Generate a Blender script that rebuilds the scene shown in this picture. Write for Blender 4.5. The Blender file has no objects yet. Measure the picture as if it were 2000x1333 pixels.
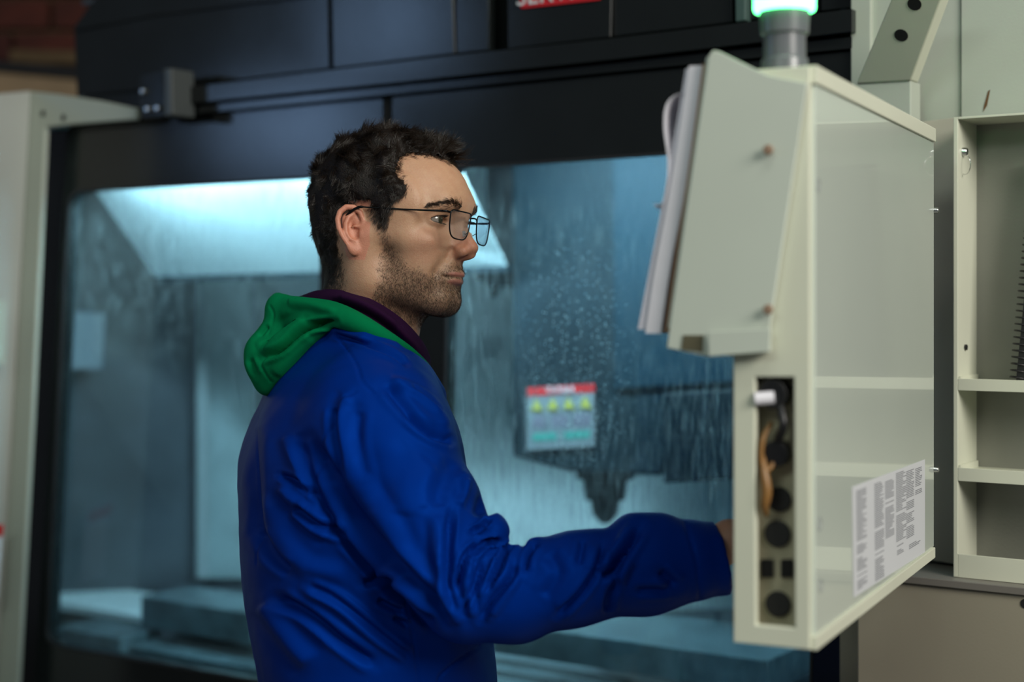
import bpy, bmesh, math, random
import numpy as np
from mathutils import Vector, Matrix
random.seed(7); RNG = np.random.default_rng(7)
SC = bpy.context.scene; COL = SC.collection

# ------------------------------------------------------------------ camera
FPX = 3000.0; CAMZ = 1.52; HOR = 590.0
cam = bpy.data.cameras.new('camera'); camo = bpy.data.objects.new('camera', cam); COL.objects.link(camo)
camo.location = (0, 0, CAMZ); camo.rotation_euler = (math.pi/2, 0, 0)
cam.sensor_width = 36; cam.lens = 36*FPX/2000; cam.shift_y = -(666.5-HOR)/2000
cam.dof.use_dof = True; cam.dof.focus_distance = 1.93; cam.dof.aperture_fstop = 2.1
SC.camera = camo
# ------------------------------------------------------------------ world, lights, exposure
SC.view_settings.view_transform = 'Standard'; SC.view_settings.look = 'None'
SC.view_settings.gamma = 1; SC.view_settings.exposure = 0.0; SC.view_settings.use_curve_mapping = False
w = bpy.data.worlds.new('world'); SC.world = w; w.use_nodes = True
w.node_tree.nodes['Background'].inputs[0].default_value = (.75, .85, 1, 1)
w.node_tree.nodes['Background'].inputs[1].default_value = 0.085
def area(name, loc, target, sx, sy, power, color):
    l = bpy.data.lights.new(name, 'AREA'); l.shape = 'RECTANGLE'; l.size = sx; l.size_y = sy
    l.energy = power; l.color = color
    o = bpy.data.objects.new(name, l); COL.objects.link(o); o.location = loc
    o.rotation_euler = (Vector(target)-Vector(loc)).to_track_quat('-Z', 'Y').to_euler()
    return o
area('shop_window_light', (2.3, -1.0, 3.1), (-.1, 2.1, 1.4), 1.8, 1.4, 142, (1, .95, .88))
area('daylight_window', (-4.1, 1.93, 2.26), (-.4, 2.7, 1.8), .62, .36, 3.2, (.36, .60, 1))
area('daylight_window', (-4.1, 1.55, 2.74), (-.2, 2.7, 2.0), .55, .42, 2.6, (.36, .60, 1))
area('fill_light', (.2, .45, 3.8), (.2, 1.9, 1.4), 1.5, .4, 15, (.95, 1, .93))  # added overhead fill, brightens the strip between pendant and shelf unit
area('fill_light', (-1.6, -1.2, 3.3), (-.1, 2.3, 1.2), 1.4, .5, 18, (.85, 1, .92))  # added fill from the left, lifts the shaded sides

# ------------------------------------------------------------------ helpers
def P(x, y, Z):                       # a point of the photograph at depth Z
    return Vector(((x-1000)/FPX*Z, Z, CAMZ+(HOR-y)/FPX*Z))
A34 = math.radians(34)
MD = Vector((math.cos(A34), -math.sin(A34), 0)); MN = Vector((-math.sin(A34), -math.cos(A34), 0)); MO = Vector((0, 2.6, 0))
def plane_pt(x, y, O, N):
    r = Vector(((x-1000)/FPX, 1, (HOR-y)/FPX)); c = Vector((0, 0, CAMZ))
    t = (O-c).dot(N)/r.dot(N); return c+r*t
def M(x, y, o=0): return plane_pt(x, y, MO+MN*o, MN)      # machine front plane, o metres proud of it
PE = Vector((.438, .899, 0)).normalized(); PG = Vector((-PE.y, PE.x, 0)); PK = Vector((.281, 1.45, 0))
def NF(x, y, o=0): return plane_pt(x, y, PK-PE*o, PE)      # pendant's narrow end
def SF(x, y, o=0): return plane_pt(x, y, PK-PG*o, PG)      # pendant's broad back

def empty(name, loc, label, cat, group=None):
    o = bpy.data.objects.new(name, None); COL.objects.link(o); o.location = loc; o.empty_display_size = .1
    o['label'] = label; o['category'] = cat
    if group: o['group'] = group
    return o
def wloc(o):
    v = Vector((0, 0, 0))
    while o: v += Vector(o.location); o = o.parent
    return v
def mesh(name, verts, faces, mat, parent=None, smooth=False, loc=None, label=None, kind=None):
    me = bpy.data.meshes.new(name)
    base = wloc(parent) if parent else Vector((0, 0, 0))
    off = Vector(loc) if loc is not None else Vector((0, 0, 0))
    v = np.asarray([tuple(p) for p in verts], dtype=float) if not isinstance(verts, np.ndarray) else verts
    v = v-np.array(base+off)
    me.from_pydata(v.tolist(), [], [tuple(f) for f in faces]); me.materials.append(mat)
    if smooth: me.polygons.foreach_set('use_smooth', [True]*len(me.polygons))
    o = bpy.data.objects.new(name, me); COL.objects.link(o); o.location = off
    if parent: o.parent = parent
    if label: o['label'] = label
    if kind: o['kind'] = kind
    return o
def fixn(o):
    bm = bmesh.new(); bm.from_mesh(o.data); bmesh.ops.recalc_face_normals(bm, faces=bm.faces); bm.to_mesh(o.data); bm.free(); return o
def bev(o, wd=.002, seg=2, ang=35):
    m = o.modifiers.new('bevel', 'BEVEL'); m.width = wd; m.segments = seg; m.limit_method = 'ANGLE'; m.angle_limit = math.radians(ang)
    return o
def shade(o, ang=40):
    me = o.data; me.polygons.foreach_set('use_smooth', [True]*len(me.polygons))
    try: me.set_sharp_from_angle(angle=math.radians(ang))
    except Exception: pass
    return o
def prism(name, pts, ext, mat, parent=None, bevel=0, **k):    # polygon extruded by vector ext
    n = len(pts); v = [Vector(p) for p in pts]+[Vector(p)+ext for p in pts]
    f = [tuple(range(n)), tuple(range(2*n-1, n-1, -1))]+[(i, i+n, (i+1) % n+n, (i+1) % n) for i in range(n)]
    o = fixn(mesh(name, v, f, mat, parent, **k))
    if bevel: bev(o, bevel)
    return o
def frame(name, outer, inner, ext, mat, parent=None, bevel=0, **k):   # a ring: two loops with the same count, extruded
    n = len(outer); a = [Vector(p) for p in outer]; b = [Vector(p) for p in inner]
    v = a+b+[p+ext for p in a]+[p+ext for p in b]; f = []
    for i in range(n):
        j = (i+1) % n
        f += [(i, j, n+j, n+i), (2*n+i, 3*n+i, 3*n+j, 2*n+j), (i, 2*n+i, 2*n+j, j), (n+i, n+j, 3*n+j, 3*n+i)]
    o = fixn(mesh(name, v, f, mat, parent, **k))
    if bevel: bev(o, bevel)
    return o
def box(name, c, ax, ay, az, mat, parent=None, bevel=0, **k):    # centre and three half-axis vectors
    c = Vector(c); v = [c+ax*i+ay*j+az*l for i in (-1, 1) for j in (-1, 1) for l in (-1, 1)]
    f = [(0, 1, 3, 2), (4, 6, 7, 5), (0, 4, 5, 1), (2, 3, 7, 6), (0, 2, 6, 4), (1, 5, 7, 3)]
    o = fixn(mesh(name, v, f, mat, parent, **k))
    if bevel: bev(o, bevel)
    return o
def cyl(name, p0, p1, r0, r1, mat, parent=None, seg=24, bevel=0, rings=None, **k):
    p0, p1 = Vector(p0), Vector(p1); ax = (p1-p0)
    if rings is None: rings = [(0, r0), (1, r1)]
    z = ax.normalized(); x = z.orthogonal().normalized(); y = z.cross(x)
    v = []; f = []
    for t, r in rings:
        for i in range(seg):
            a = 2*math.pi*i/seg; v.append(p0+ax*t+(x*math.cos(a)+y*math.sin(a))*r)
    for q in range(len(rings)-1):
        for i in range(seg):
            j = (i+1) % seg; f.append((q*seg+i, q*seg+j, (q+1)*seg+j, (q+1)*seg+i))
    f.append(tuple(range(seg))[::-1]); f.append(tuple(range((len(rings)-1)*seg, len(rings)*seg)))
    o = shade(fixn(mesh(name, v, f, mat, parent, **k)))
    if bevel: bev(o, bevel)
    return o
def tubev(pts, rad, seg=8, closed=False):
    pts = [Vector(p) for p in pts]; n = len(pts); v = []; f = []
    prev = None
    for i, p in enumerate(pts):
        a = pts[(i-1) % n] if (closed or i > 0) else p; b = pts[(i+1) % n] if (closed or i < n-1) else p
        t = (b-a).normalized()
        x = (prev-t*prev.dot(t)).normalized() if prev is not None and (prev-t*prev.dot(t)).length > 1e-6 else t.orthogonal().normalized()
        prev = x; y = t.cross(x); r = rad[i] if hasattr(rad, '__len__') else rad
        for s in range(seg):
            q = 2*math.pi*s/seg; v.append(p+(x*math.cos(q)+y*math.sin(q))*r)
    for i in range(n if closed else n-1):
        for s in range(seg):
            s2 = (s+1) % seg; i2 = (i+1) % n
            f.append((i*seg+s, i*seg+s2, i2*seg+s2, i2*seg+s))
    if not closed: f += [tuple(range(seg))[::-1], tuple(range((n-1)*seg, n*seg))]
    return v, f
def tube(name, pts, rad, mat, parent=None, seg=8, closed=False, **k):
    v, f = tubev(pts, rad, seg, closed)
    return shade(fixn(mesh(name, v, f, mat, parent, **k)), 50)
def spline(pts, n):           # Catmull-Rom through points
    pts = [Vector(p) for p in pts]; out = []; m = len(pts)
    for i in range(m-1):
        p0, p1, p2, p3 = pts[max(i-1, 0)], pts[i], pts[i+1], pts[min(i+2, m-1)]
        for q in range(n):
            t = q/n; out.append(.5*((2*p1)+(p2-p0)*t+(2*p0-5*p1+4*p2-p3)*t*t+(3*p1-p0-3*p2+p3)*t**3))
    out.append(pts[-1]); return out
def merge(name, lst, mat, parent=None, smooth=False, **k):
    V = []; F = []
    for v, f in lst:
        b = len(V); V += [tuple(p) for p in v]; F += [tuple(i+b for i in q) for q in f]
    return mesh(name, V, F, mat, parent, smooth=smooth, **k)
def discv(c, nrm, r, t=.001, seg=20, up=None):
    nrm = Vector(nrm).normalized(); x = nrm.orthogonal().normalized(); y = nrm.cross(x); c = Vector(c)
    v = [c+(x*math.cos(2*math.pi*i/seg)+y*math.sin(2*math.pi*i/seg))*r+nrm*s for s in (0, t) for i in range(seg)]
    f = [tuple(range(seg))[::-1], tuple(range(seg, 2*seg))]+[(i, (i+1) % seg, seg+(i+1) % seg, seg+i) for i in range(seg)]
    return v, f
def rquad(fn, c, r, seg=6):      # rounded quad in pixels -> loop of world points
    out = []; n = len(c)
    for i in range(n):
        p = Vector(c[i]); a = (Vector(c[i-1])-p).normalized(); b = (Vector(c[(i+1) % n])-p).normalized()
        ri = r[i] if hasattr(r, '__len__') else r
        s, e = p+a*ri, p+b*ri
        for q in range(seg+1):
            t = q/seg; out.append(fn(*((1-t)**2*s+2*t*(1-t)*p+t*t*e)))
    return out
def text(name, body, origin, xax, yax, size, mat, parent=None, ext=.0003, align='CENTER', kind=None):
    cu = bpy.data.curves.new(name, 'FONT'); cu.body = body; cu.size = size; cu.extrude = ext; cu.align_x = align; cu.align_y = 'CENTER'
    cu.resolution_u = 2
    o = bpy.data.objects.new(name, cu); COL.objects.link(o); cu.materials.append(mat)
    x = xax.normalized(); y = yax.normalized(); z = x.cross(y).normalized()
    m = Matrix((x, y, z)).transposed().to_4x4(); base = wloc(parent) if parent else Vector((0, 0, 0))
    m.translation = Vector(origin)-base; o.matrix_local = m
    if parent: o.parent = parent
    if kind: o['kind'] = kind
    return o

# ------------------------------------------------------------------ materials
class NT:
    def __init__(s, name):
        s.m = bpy.data.materials.new(name); s.m.use_nodes = True; s.t = s.m.node_tree; s.t.nodes.clear()
        s.out = s.t.nodes.new('ShaderNodeOutputMaterial')
    def n(s, typ, ins=None, **p):
        nd = s.t.nodes.new('ShaderNode'+typ)
        for a, b in p.items(): setattr(nd, a, b)
        for a, b in (ins or {}).items():
            if isinstance(b, tuple) and len(b) == 2 and hasattr(b[0], 'outputs'): s.t.links.new(b[0].outputs[b[1]], nd.inputs[a])
            elif hasattr(b, 'outputs'): s.t.links.new(b.outputs[0], nd.inputs[a])
            else: nd.inputs[a].default_value = b
        return nd
    def ramp(s, fac, stops):
        nd = s.n('ValToRGB', {'Fac': fac}); e = nd.color_ramp.elements
        while len(e) < len(stops): e.new(.5)
        for q, (p, c) in zip(e, stops): q.position = p; q.color = c if len(c) == 4 else (*c, 1)
        return nd
    def end(s, sh): s.t.links.new(sh.outputs[0], s.out.inputs[0]); return s.m
def mat(name, col, rough=.5, metal=0, noise=0, nscale=8, bump=0, bscale=200, spec=.5, coat=0, emit=None, estr=0, sheen=0, coatr=.05, rvar=0):
    t = NT(name); c = (*col, 1); tc = t.n('TexCoord')
    ins = {'Base Color': c, 'Roughness': rough, 'Metallic': metal, 'Specular IOR Level': spec, 'Coat Weight': coat, 'Coat Roughness': coatr, 'Sheen Weight': sheen}
    if noise or rvar:
        nz = t.n('TexNoise', {'Vector': (tc, 'Object'), 'Scale': nscale, 'Detail': 4})
    if noise:
        r = t.ramp(nz, [(.3, tuple(x*(1-noise) for x in col)), (.7, tuple(min(1, x*(1+noise)) for x in col))]); ins['Base Color'] = r
    if rvar:
        ins['Roughness'] = t.n('MapRange', {'Value': nz, 'From Min': .3, 'From Max': .7, 'To Min': rough*(1-rvar), 'To Max': rough*(1+rvar)})
    if bump:
        nb = t.n('TexNoise', {'Vector': (tc, 'Object'), 'Scale': bscale, 'Detail': 3})
        ins['Normal'] = t.n('Bump', {'Height': nb, 'Strength': bump, 'Distance': .002})
    if emit: ins['Emission Color'] = (*emit, 1); ins['Emission Strength'] = estr
    return t.end(t.n('BsdfPrincipled', ins))
m_white = mat('white_enamel', (.42, .46, .39), .35, noise=.05, nscale=3, bump=.08, bscale=350)
m_whitegloss = mat('pendant_enamel', (.58, .65, .57), .32, noise=.03, nscale=3, coat=1, coatr=.035)
m_cream = mat('cream_enamel', (.63, .65, .52), .4, noise=.04, nscale=4)
m_beige = mat('beige_enamel', (.30, .275, .205), .45, noise=.06, nscale=2, bump=.05, bscale=300)
m_dark = mat('charcoal_enamel', (.009, .011, .011), .15, noise=.12, nscale=5, bump=.06, bscale=250, rvar=.15)
m_black = mat('black_plastic', (.006, .006, .007), .4)
m_rubber = mat('black_rubber', (.012, .012, .013), .6)
m_hole = mat('dark_recess', (.003, .003, .003), .8)
m_steel = mat('polished_steel', (.62, .63, .62), .22, metal=1)
m_greyplastic = mat('grey_plastic', (.13, .14, .15), .25)
m_paper = mat('white_paper', (.74, .73, .78), .7, noise=.03, nscale=30)
m_kraft = mat('kraft_card', (.34, .19, .10), .7)
m_red = mat('red_paint', (.55, .012, .015), .4)
m_yellow = mat('yellow_print', (.42, .36, .05), .5)
m_ink = mat('black_ink', (.03, .03, .035), .6)
m_greyink = mat('grey_ink', (.20, .21, .23), .6)
m_greenprint = mat('green_print', (.05, .26, .22), .5)
m_whiteprint = mat('white_print', (.62, .64, .66), .5)
m_labelwhite = mat('grey_label_white', (.17, .185, .20), .6)  # label white set down to a dull grey
m_lampgreen = mat('lit_green_lens', (.2, 1, .4), .3, emit=(.10, 1, .26), estr=9)
m_brass = mat('brass_cable', (.22, .11, .03), .4)
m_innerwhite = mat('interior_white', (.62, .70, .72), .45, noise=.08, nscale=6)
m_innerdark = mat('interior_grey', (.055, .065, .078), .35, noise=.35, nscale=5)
m_spindle = mat('spindle_blue_grey', (.004, .012, .018), .6, spec=.2, noise=.2, nscale=6)
m_table = mat('wet_cast_table', (.10, .15, .17), .25, metal=.3, noise=.4, nscale=14, bump=.2, bscale=60)
m_wood = mat('pale_lintel', (.30, .21, .12), .8, noise=.15, nscale=6)
m_mortar = mat('mortar', (.10, .065, .03), .9, noise=.2, nscale=20, bump=.3, bscale=120)
m_brick = [mat('brick_red_%s' % s, c, .85, noise=.3, nscale=14, bump=.4, bscale=90) for s, c in (('dark', (.040, .007, .004)), ('warm', (.062, .011, .005)), ('plain', (.050, .008, .004)))]
m_concrete = mat('concrete', (.16, .16, .15), .6, noise=.25, nscale=3, bump=.1, bscale=60)
m_ceil = mat('ceiling_paint', (.10, .10, .10), .9, noise=.1)

def glass_mat():
    t = NT('wet_tinted_glass'); tc = t.n('TexCoord')
    tr = t.n('BsdfTransparent', {'Color': (.66, .83, .88, 1)})
    gl = t.n('BsdfGlossy', {'Color': (1, 1, 1, 1), 'Roughness': .03})
    fr = t.n('MapRange', {'Value': t.n('Math', {0: (t.n('LayerWeight', {'Blend': .5}), 'Facing'), 1: 5.0}, operation='POWER'), 'To Min': .035, 'To Max': 1})
    base = t.n('MixShader', {0: fr, 1: tr, 2: gl})
    # rotate coordinates so that x runs along the pane, y out of it
    mp = t.n('Mapping', {'Vector': (tc, 'Object'), 'Rotation': (0, 0, A34)})
    big = t.n('TexNoise', {'Vector': mp, 'Scale': 2.6, 'Detail': 2})
    def patch(c, r):
        sc_ = t.n('Mapping', {'Vector': t.n('VectorMath', {0: (tc, 'Object'), 1: c}, operation='SUBTRACT'), 'Scale': (1/r[0], 1/r[0], 1/r[1])})
        ln = t.n('VectorMath', {0: sc_}, operation='LENGTH')
        return t.n('MapRange', {'Value': (ln, 'Value'), 'From Min': .35, 'From Max': 1.1, 'To Min': 1, 'To Max': 0})
    PC = MO+MN*-.5
    a_n = t.n('MapRange', {'Value': big, 'From Min': .45, 'From Max': .65, 'To Max': .32})
    area_ = t.n('Math', {0: a_n, 1: patch(tuple(M(1120, 700)-PC), (.16, .26))}, operation='MAXIMUM')
    runs = t.n('Math', {0: patch(tuple(M(1160, 880)-PC), (.15, .16)), 1: patch(tuple(M(230, 500)-PC), (.32, .30))}, operation='MAXIMUM')
    vo = t.n('TexVoronoi', {'Vector': mp, 'Scale': 190, 'Randomness': 1})
    vr = t.n('MapRange', {'Value': vo, 'From Min': .12, 'From Max': .34, 'To Min': 1, 'To Max': 0})
    rnd = t.n('SeparateColor', {'Color': (vo, 'Color')})
    sel = t.n('MapRange', {'Value': (rnd, 0), 'From Min': .45, 'From Max': .8})
    dr = t.n('Math', {0: vr, 1: sel}, operation='MULTIPLY')
    dr2 = t.n('Math', {0: dr, 1: area_}, operation='MULTIPLY')
    st = t.n('Mapping', {'Vector': mp, 'Scale': (300, 60, 20)})
    sn = t.n('TexNoise', {'Vector': st, 'Scale': 1, 'Detail': 3, 'Roughness': .6})
    sr = t.n('MapRange', {'Value': sn, 'From Min': .50, 'From Max': .75})
    big2 = t.n('TexNoise', {'Vector': t.n('Mapping', {'Vector': mp, 'Location': (5, 3, 1)}), 'Scale': 2.2, 'Detail': 1})
    a2 = t.n('MapRange', {'Value': big2, 'From Min': .38, 'From Max': .62, 'To Min': .02})
    st2 = t.n('Math', {0: sr, 1: t.n('Math', {0: a2, 1: runs}, operation='MAXIMUM')}, operation='MULTIPLY')
    mx = t.n('Math', {0: t.n('Math', {0: dr2, 1: .8}, operation='MULTIPLY'), 1: t.n('Math', {0: st2, 1: .42}, operation='MULTIPLY')}, operation='MAXIMUM')
    film = t.n('Math', {0: mx, 1: .012}, operation='ADD')
    wet = t.n('MixShader', {0: .55, 1: t.n('BsdfTranslucent', {'Color': (.55, .75, .80, 1)}), 2: t.n('BsdfDiffuse', {'Color': (.32, .50, .58, 1)})})
    return t.end(t.n('MixShader', {0: film, 1: base, 2: wet}))
m_glass = glass_mat()
# ================================================================== the room
def struct(o, kind='structure'): o['kind'] = kind; return o
floor = struct(box('floor', (0, 1.5, -.05), Vector((5, 0, 0)), Vector((0, 5, 0)), Vector((0, 0, .05)), m_concrete))
ceiling = struct(box('ceiling', (0, 1.5, 4.05), Vector((5, 0, 0)), Vector((0, 5, 0)), Vector((0, 0, .05)), m_ceil))
wall_back = struct(box('wall_back', (0, 5.30, 2), Vector((5, 0, 0)), Vector((0, .1, 0)), Vector((0, 0, 2)), m_mortar))
# bricks proud of the mortar, only where the wall is in view
me_b = None; bi = 0
ZB = 5.2
for r in range(-1, 9):
    z = P(0, 98, ZB).z+.004+r*.112
    for c in range(-1, 5):
        x0 = -2.06+c*.255+(r % 2)*.1275
        if me_b is None:
            v = [Vector((i*.118, j*.03, l*.048)) for i in (-1, 1) for j in (-1, 1) for l in (-1, 1)]
            me_bs = []
            for mb in m_brick:
                q = fixn(mesh('brick', v, [(0, 1, 3, 2), (4, 6, 7, 5), (0, 4, 5, 1), (2, 3, 7, 6), (0, 2, 6, 4), (1, 5, 7, 3)], mb)); bm_ = q.data
                bpy.data.objects.remove(q); me_bs.append(bm_)
            me_b = 1
        o = bpy.data.objects.new('brick', random.choice(me_bs)); COL.objects.link(o); o.parent = wall_back
        o.location = (x0, ZB-.008+random.uniform(-.003, .003), z); o.rotation_euler = (0, random.uniform(-.008, .008), 0)
box('lintel', P(20, 175, ZB-.06), Vector((.95, 0, -.03)), Vector((0, .06, 0)), Vector((0, 0, .055)), m_wood, wall_back, bevel=.004)
box('mortar_band', P(20, 112, ZB-.02), Vector((.95, 0, -.015)), Vector((0, .02, 0)), Vector((0, 0, .022)), m_mortar, wall_back)
pipe = tube('conduit_pipe', [P(-400, 92, ZB-.12), P(20, 132, ZB-.12), P(330, 160, ZB-.12)], .022, m_rubber, None, 12)
pipe['label'] = 'thin black conduit running along the brick wall above the pale band'; pipe['category'] = 'pipe'

# ================================================================== the milling machine
mc = empty('milling_machine', MO+MN*-.5, 'large charcoal and white milling machine with teal-lit glass doors behind the man', 'machine')
inn = -MN
def quad(o, *c): return [M(x, y, o) for x, y in c]
# ---- sliding doors
def door(name, outer, inner, rad, ob):
    d_ = frame(name, rquad(lambda x, y: M(x, y, ob), outer, 2), rquad(lambda x, y: M(x, y, ob), inner, rad), inn*.035, m_dark, mc, bevel=.002)
    cx = sum(p[0] for p in inner)/4; cy = sum(p[1] for p in inner)/4
    grow = [((x-cx)*1.006+cx, (y-cy)*1.006+cy) for x, y in inner]
    frame('window_gasket', rquad(lambda x, y: M(x, y, ob+.002), grow, rad), rquad(lambda x, y: M(x, y, ob+.002), [((x-cx)*.994+cx, (y-cy)*.996+cy) for x, y in inner], rad), inn*.006, m_rubber, d_)
    prism('window_pane', rquad(lambda x, y: M(x, y, ob-.012), grow, rad), inn*.006, m_glass, d_)
    return d_
DL = door('door', [(132, 250), (749, 191), (742, 1560), (62, 1440)], [(133, 375), (628, 346), (614, 1352), (88, 1258)], 30, 0)
DR = door('door', [(765, 189), (1662, 99), (1638, 1720), (757, 1560)], [(874, 330), (1612, 278), (1578, 1500), (856, 1400)], 26, .012)
prism('door_seal', quad(.004, (750, 191), (764, 189), (756, 1560), (743, 1560)), inn*.02, m_hole, mc)
# handle on the left door, behind the man
hd = tube('door_handle', spline([M(700, 900, .0), M(700, 905, .05), M(699, 1000, .055), M(698, 1195, .055), M(698, 1200, .0)], 4), .010, m_black, DL, 10)
# ---- dark jamb at the left
prism('door_jamb', quad(-.02, (84, 252), (134, 248), (64, 1480), (22, 1480)), inn*.03, m_dark, mc)
prism('jamb_cap', quad(.0, (86, 247), (128, 245), (128, 250), (86, 254)), inn*.03, mat('blue_grey_cap', (.10, .22, .27), .4), mc)
# ---- header rails over the doors
prism('door_rail', quad(.02, (135, 242), (400, 206), (760, 170), (1200, 124), (1664, 72), (1664, 94), (1200, 140), (765, 184), (400, 220), (135, 250)), inn*.05, m_dark, mc)
prism('light_baffle', quad(-.045, (165, 20), (1664, -120), (1664, 262), (630, 330), (165, 358)), inn*.008, m_dark, mc)  # unseen sheet added to keep the interior lamps from leaking over the doors
prism('rail_gap', quad(-.03, (150, 224), (400, 196), (1664, 50), (1664, 90), (400, 212), (150, 240)), inn*.02, m_hole, mc)
prism('cover_flange', quad(.035, (150, 190), (400, 166), (645, 136), (886, 107), (1190, 75), (1440, 45), (1664, 17), (1664, 62), (1200, 116), (760, 163), (400, 199), (150, 226)), inn*.05, m_dark, mc, bevel=.001)
# ---- upper cover plates, one by one
def plate(c, o=.0, m=m_dark, name='cover_panel', t=.02, b=.002): return prism(name, quad(o, *c), inn*t, m, mc, bevel=b)
plate([(144, 52), (188, -6), (640, -60), (644, 134), (400, 164), (150, 189)], -.01)
plate([(144, 52), (188, -6), (640, -60), (640, -10), (500, 6), (300, 30), (146, 60)], -.004, name='cover_trim', t=.006)
plate([(647, -60), (882, -80), (888, 105), (650, 134)])
plate([(889, -80), (955, -90), (955, 98), (891, 105)], -.004)
prism('cover_slot', quad(-.05, (940, -90), (1010, -90), (1010, 110), (940, 110)), inn*.02, m_hole, mc)
pl = plate([(990, -90), (1196, -110), (1192, 73), (991, 96)], .004)
plate([(1199, -110), (1430, -130), (1430, 44), (1199, 72)], -.002)
plate([(1434, -130), (1456, -130), (1456, 40), (1436, 43)], .01, mat('grey_green_trim', (.05, .09, .08), .4), 'cover_trim')
plate([(1460, -130), (1600, -150), (1600, 22), (1460, 40)], -.006)
plate([(1603, -150), (1664, -150), (1664, 16), (1603, 22)], -.002)
# red nameplate with white lettering, its lower edge in view
npl = prism('nameplate', rquad(lambda x, y: M(x, y, .008), [(1012, -42), (1176, -62), (1172, 0), (1016, 17)], 5), inn*.004, m_red, mc, bevel=.0006)
text('lettering', 'SERVICE', M(1093, -16, .0095), MD, Vector((0, 0, 1)), .048, m_whiteprint, npl, ext=.0004, kind='stuff')
# ---- bracket with three bolts above the left door
bk = prism('bracket', quad(.07, (272, 145), (320, 136), (322, 226), (276, 231)), inn*.04, m_dark, mc, bevel=.002)
prism('bracket_flange', quad(.085, (320, 134), (334, 133), (336, 224), (321, 227)), inn*.06, mat('bracket_grey', (.06, .068, .068), .35), bk, bevel=.002)
for x, y in ((284, 179), (293, 214), (312, 212)):
    p = M(x, y, .07); cyl('bolt', p, p+MN*.010, .0062, .0055, m_steel, bk, 12, bevel=.001)
# ---- left white corner post and gusset
post = prism('corner_post', quad(.05, (54, 178), (112, 184), (190, 196), (266, 211), (266, 233), (140, 243), (88, 249), (62, 800), (26, 1480), (-20, 1480), (6, 1050), (30, 620)), inn*.012, m_white, mc, bevel=.003)
for x, y in ((84, 222), (124, 230)):
    merge('hole', [discv(M(x, y, .0505), MN, .0066, .0004)], m_hole, post)
side = mesh('side_panel', [M(-150, 196, .30), M(54, 178, .052), M(30, 620, .052), M(6, 1050, .052), M(-20, 1480, .052), M(-220, 1500, .30),
            ], [(0, 1, 2, 3, 4, 5)], mat('side_enamel', (.40, .42, .39), .4, noise=.05, nscale=4), mc)
sm = side.modifiers.new('solid', 'SOLIDIFY'); sm.thickness = .01; sm.offset = -1
prism('switch_box', [M(-70, 584, .20), M(13, 588, .10), M(10, 712, .10), M(-72, 716, .20)], MN*.025, m_white, mc, bevel=.003)
stk = prism('warning_sticker', [M(-60, 1022, .17), M(7, 1026, .095), M(-4, 1170, .095), M(-70, 1180, .17)], MN*.002, m_whiteprint, mc)
prism('sticker_header', [M(-60, 1022, .174), M(7, 1026, .099), M(5, 1048, .099), M(-62, 1046, .174)], MN*.001, m_red, stk)
# ---- cabinet body below and behind the doors
prism('lower_apron', quad(.0, (62, 1445), (1668, 1745), (1668, 2600), (62, 2400)), inn*.04, m_dark, mc)
# ---- interior of the enclosure
I = lambda x, y, o: M(x, y, o)
def at_z0(x, o, z): p = M(x, 600, o); return Vector((p.x, p.y, z))
def face4(name, pts, m, t=None): 
    o = prism(name, pts, t if t is not None else inn*.004, m, mc); return o
face4('interior_back_wall', [I(430, 350, -.95), I(2100, 200, -.95), I(2100, 1500, -.95), I(430, 1500, -.95)], m_innerwhite)
# light sheet sloping down towards the back
slope = face4('sloping_sheet', [I(95, 225, -.13), I(186, 372, -.24), I(304, 541, -.42), I(990, 520, -.42), I(897, 325, -.24), I(800, 140, -.13)], m_innerwhite, Vector((0, 0, .004)))
face4('sheet_lip', [I(304, 541, -.42), I(990, 520, -.42), I(990, 531, -.42), I(304, 552, -.42)], m_spindle, inn*.02)
# left inner side: grey telescopic cover, pale corner strip
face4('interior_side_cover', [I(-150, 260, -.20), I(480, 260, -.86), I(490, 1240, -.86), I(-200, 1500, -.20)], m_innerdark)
prism('window_reflection', [I(128, 610, -.40), I(205, 612, -.50), I(200, 720, -.50), I(122, 722, -.40)], MN*.006, mat('pale_reflection', (.20, .23, .26), .4), mc, bevel=.002)  # pale plate standing for a window's reflection on the grey cover
face4('corner_strip', [I(384, 545, -.70), I(405, 545, -.71), I(405, 1130, -.71), I(384, 1130, -.70)], mat('strip_grey', (.33, .38, .40), .5))
face4('corner_panel', [I(405, 545, -.74), I(498, 545, -.85), I(498, 1130, -.85), I(405, 1130, -.74)], mat('corner_grey', (.26, .33, .35), .4, noise=.15, nscale=8))
# closing sheets
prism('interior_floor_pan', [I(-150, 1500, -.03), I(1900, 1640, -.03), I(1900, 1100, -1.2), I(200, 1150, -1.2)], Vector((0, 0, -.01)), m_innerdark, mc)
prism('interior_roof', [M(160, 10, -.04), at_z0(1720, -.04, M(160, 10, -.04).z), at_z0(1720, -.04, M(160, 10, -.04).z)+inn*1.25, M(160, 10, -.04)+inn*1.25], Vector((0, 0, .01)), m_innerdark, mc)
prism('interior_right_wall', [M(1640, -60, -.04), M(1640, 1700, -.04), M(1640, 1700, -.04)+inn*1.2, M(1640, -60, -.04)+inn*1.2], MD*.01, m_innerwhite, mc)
prism('interior_left_wall', [M(-120, 250, -.06), M(-120, 1700, -.06), M(-120, 1700, -.06)+inn*.15, M(-120, 250, -.06)+inn*.15], -MD*.01, m_innerdark, mc)
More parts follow.
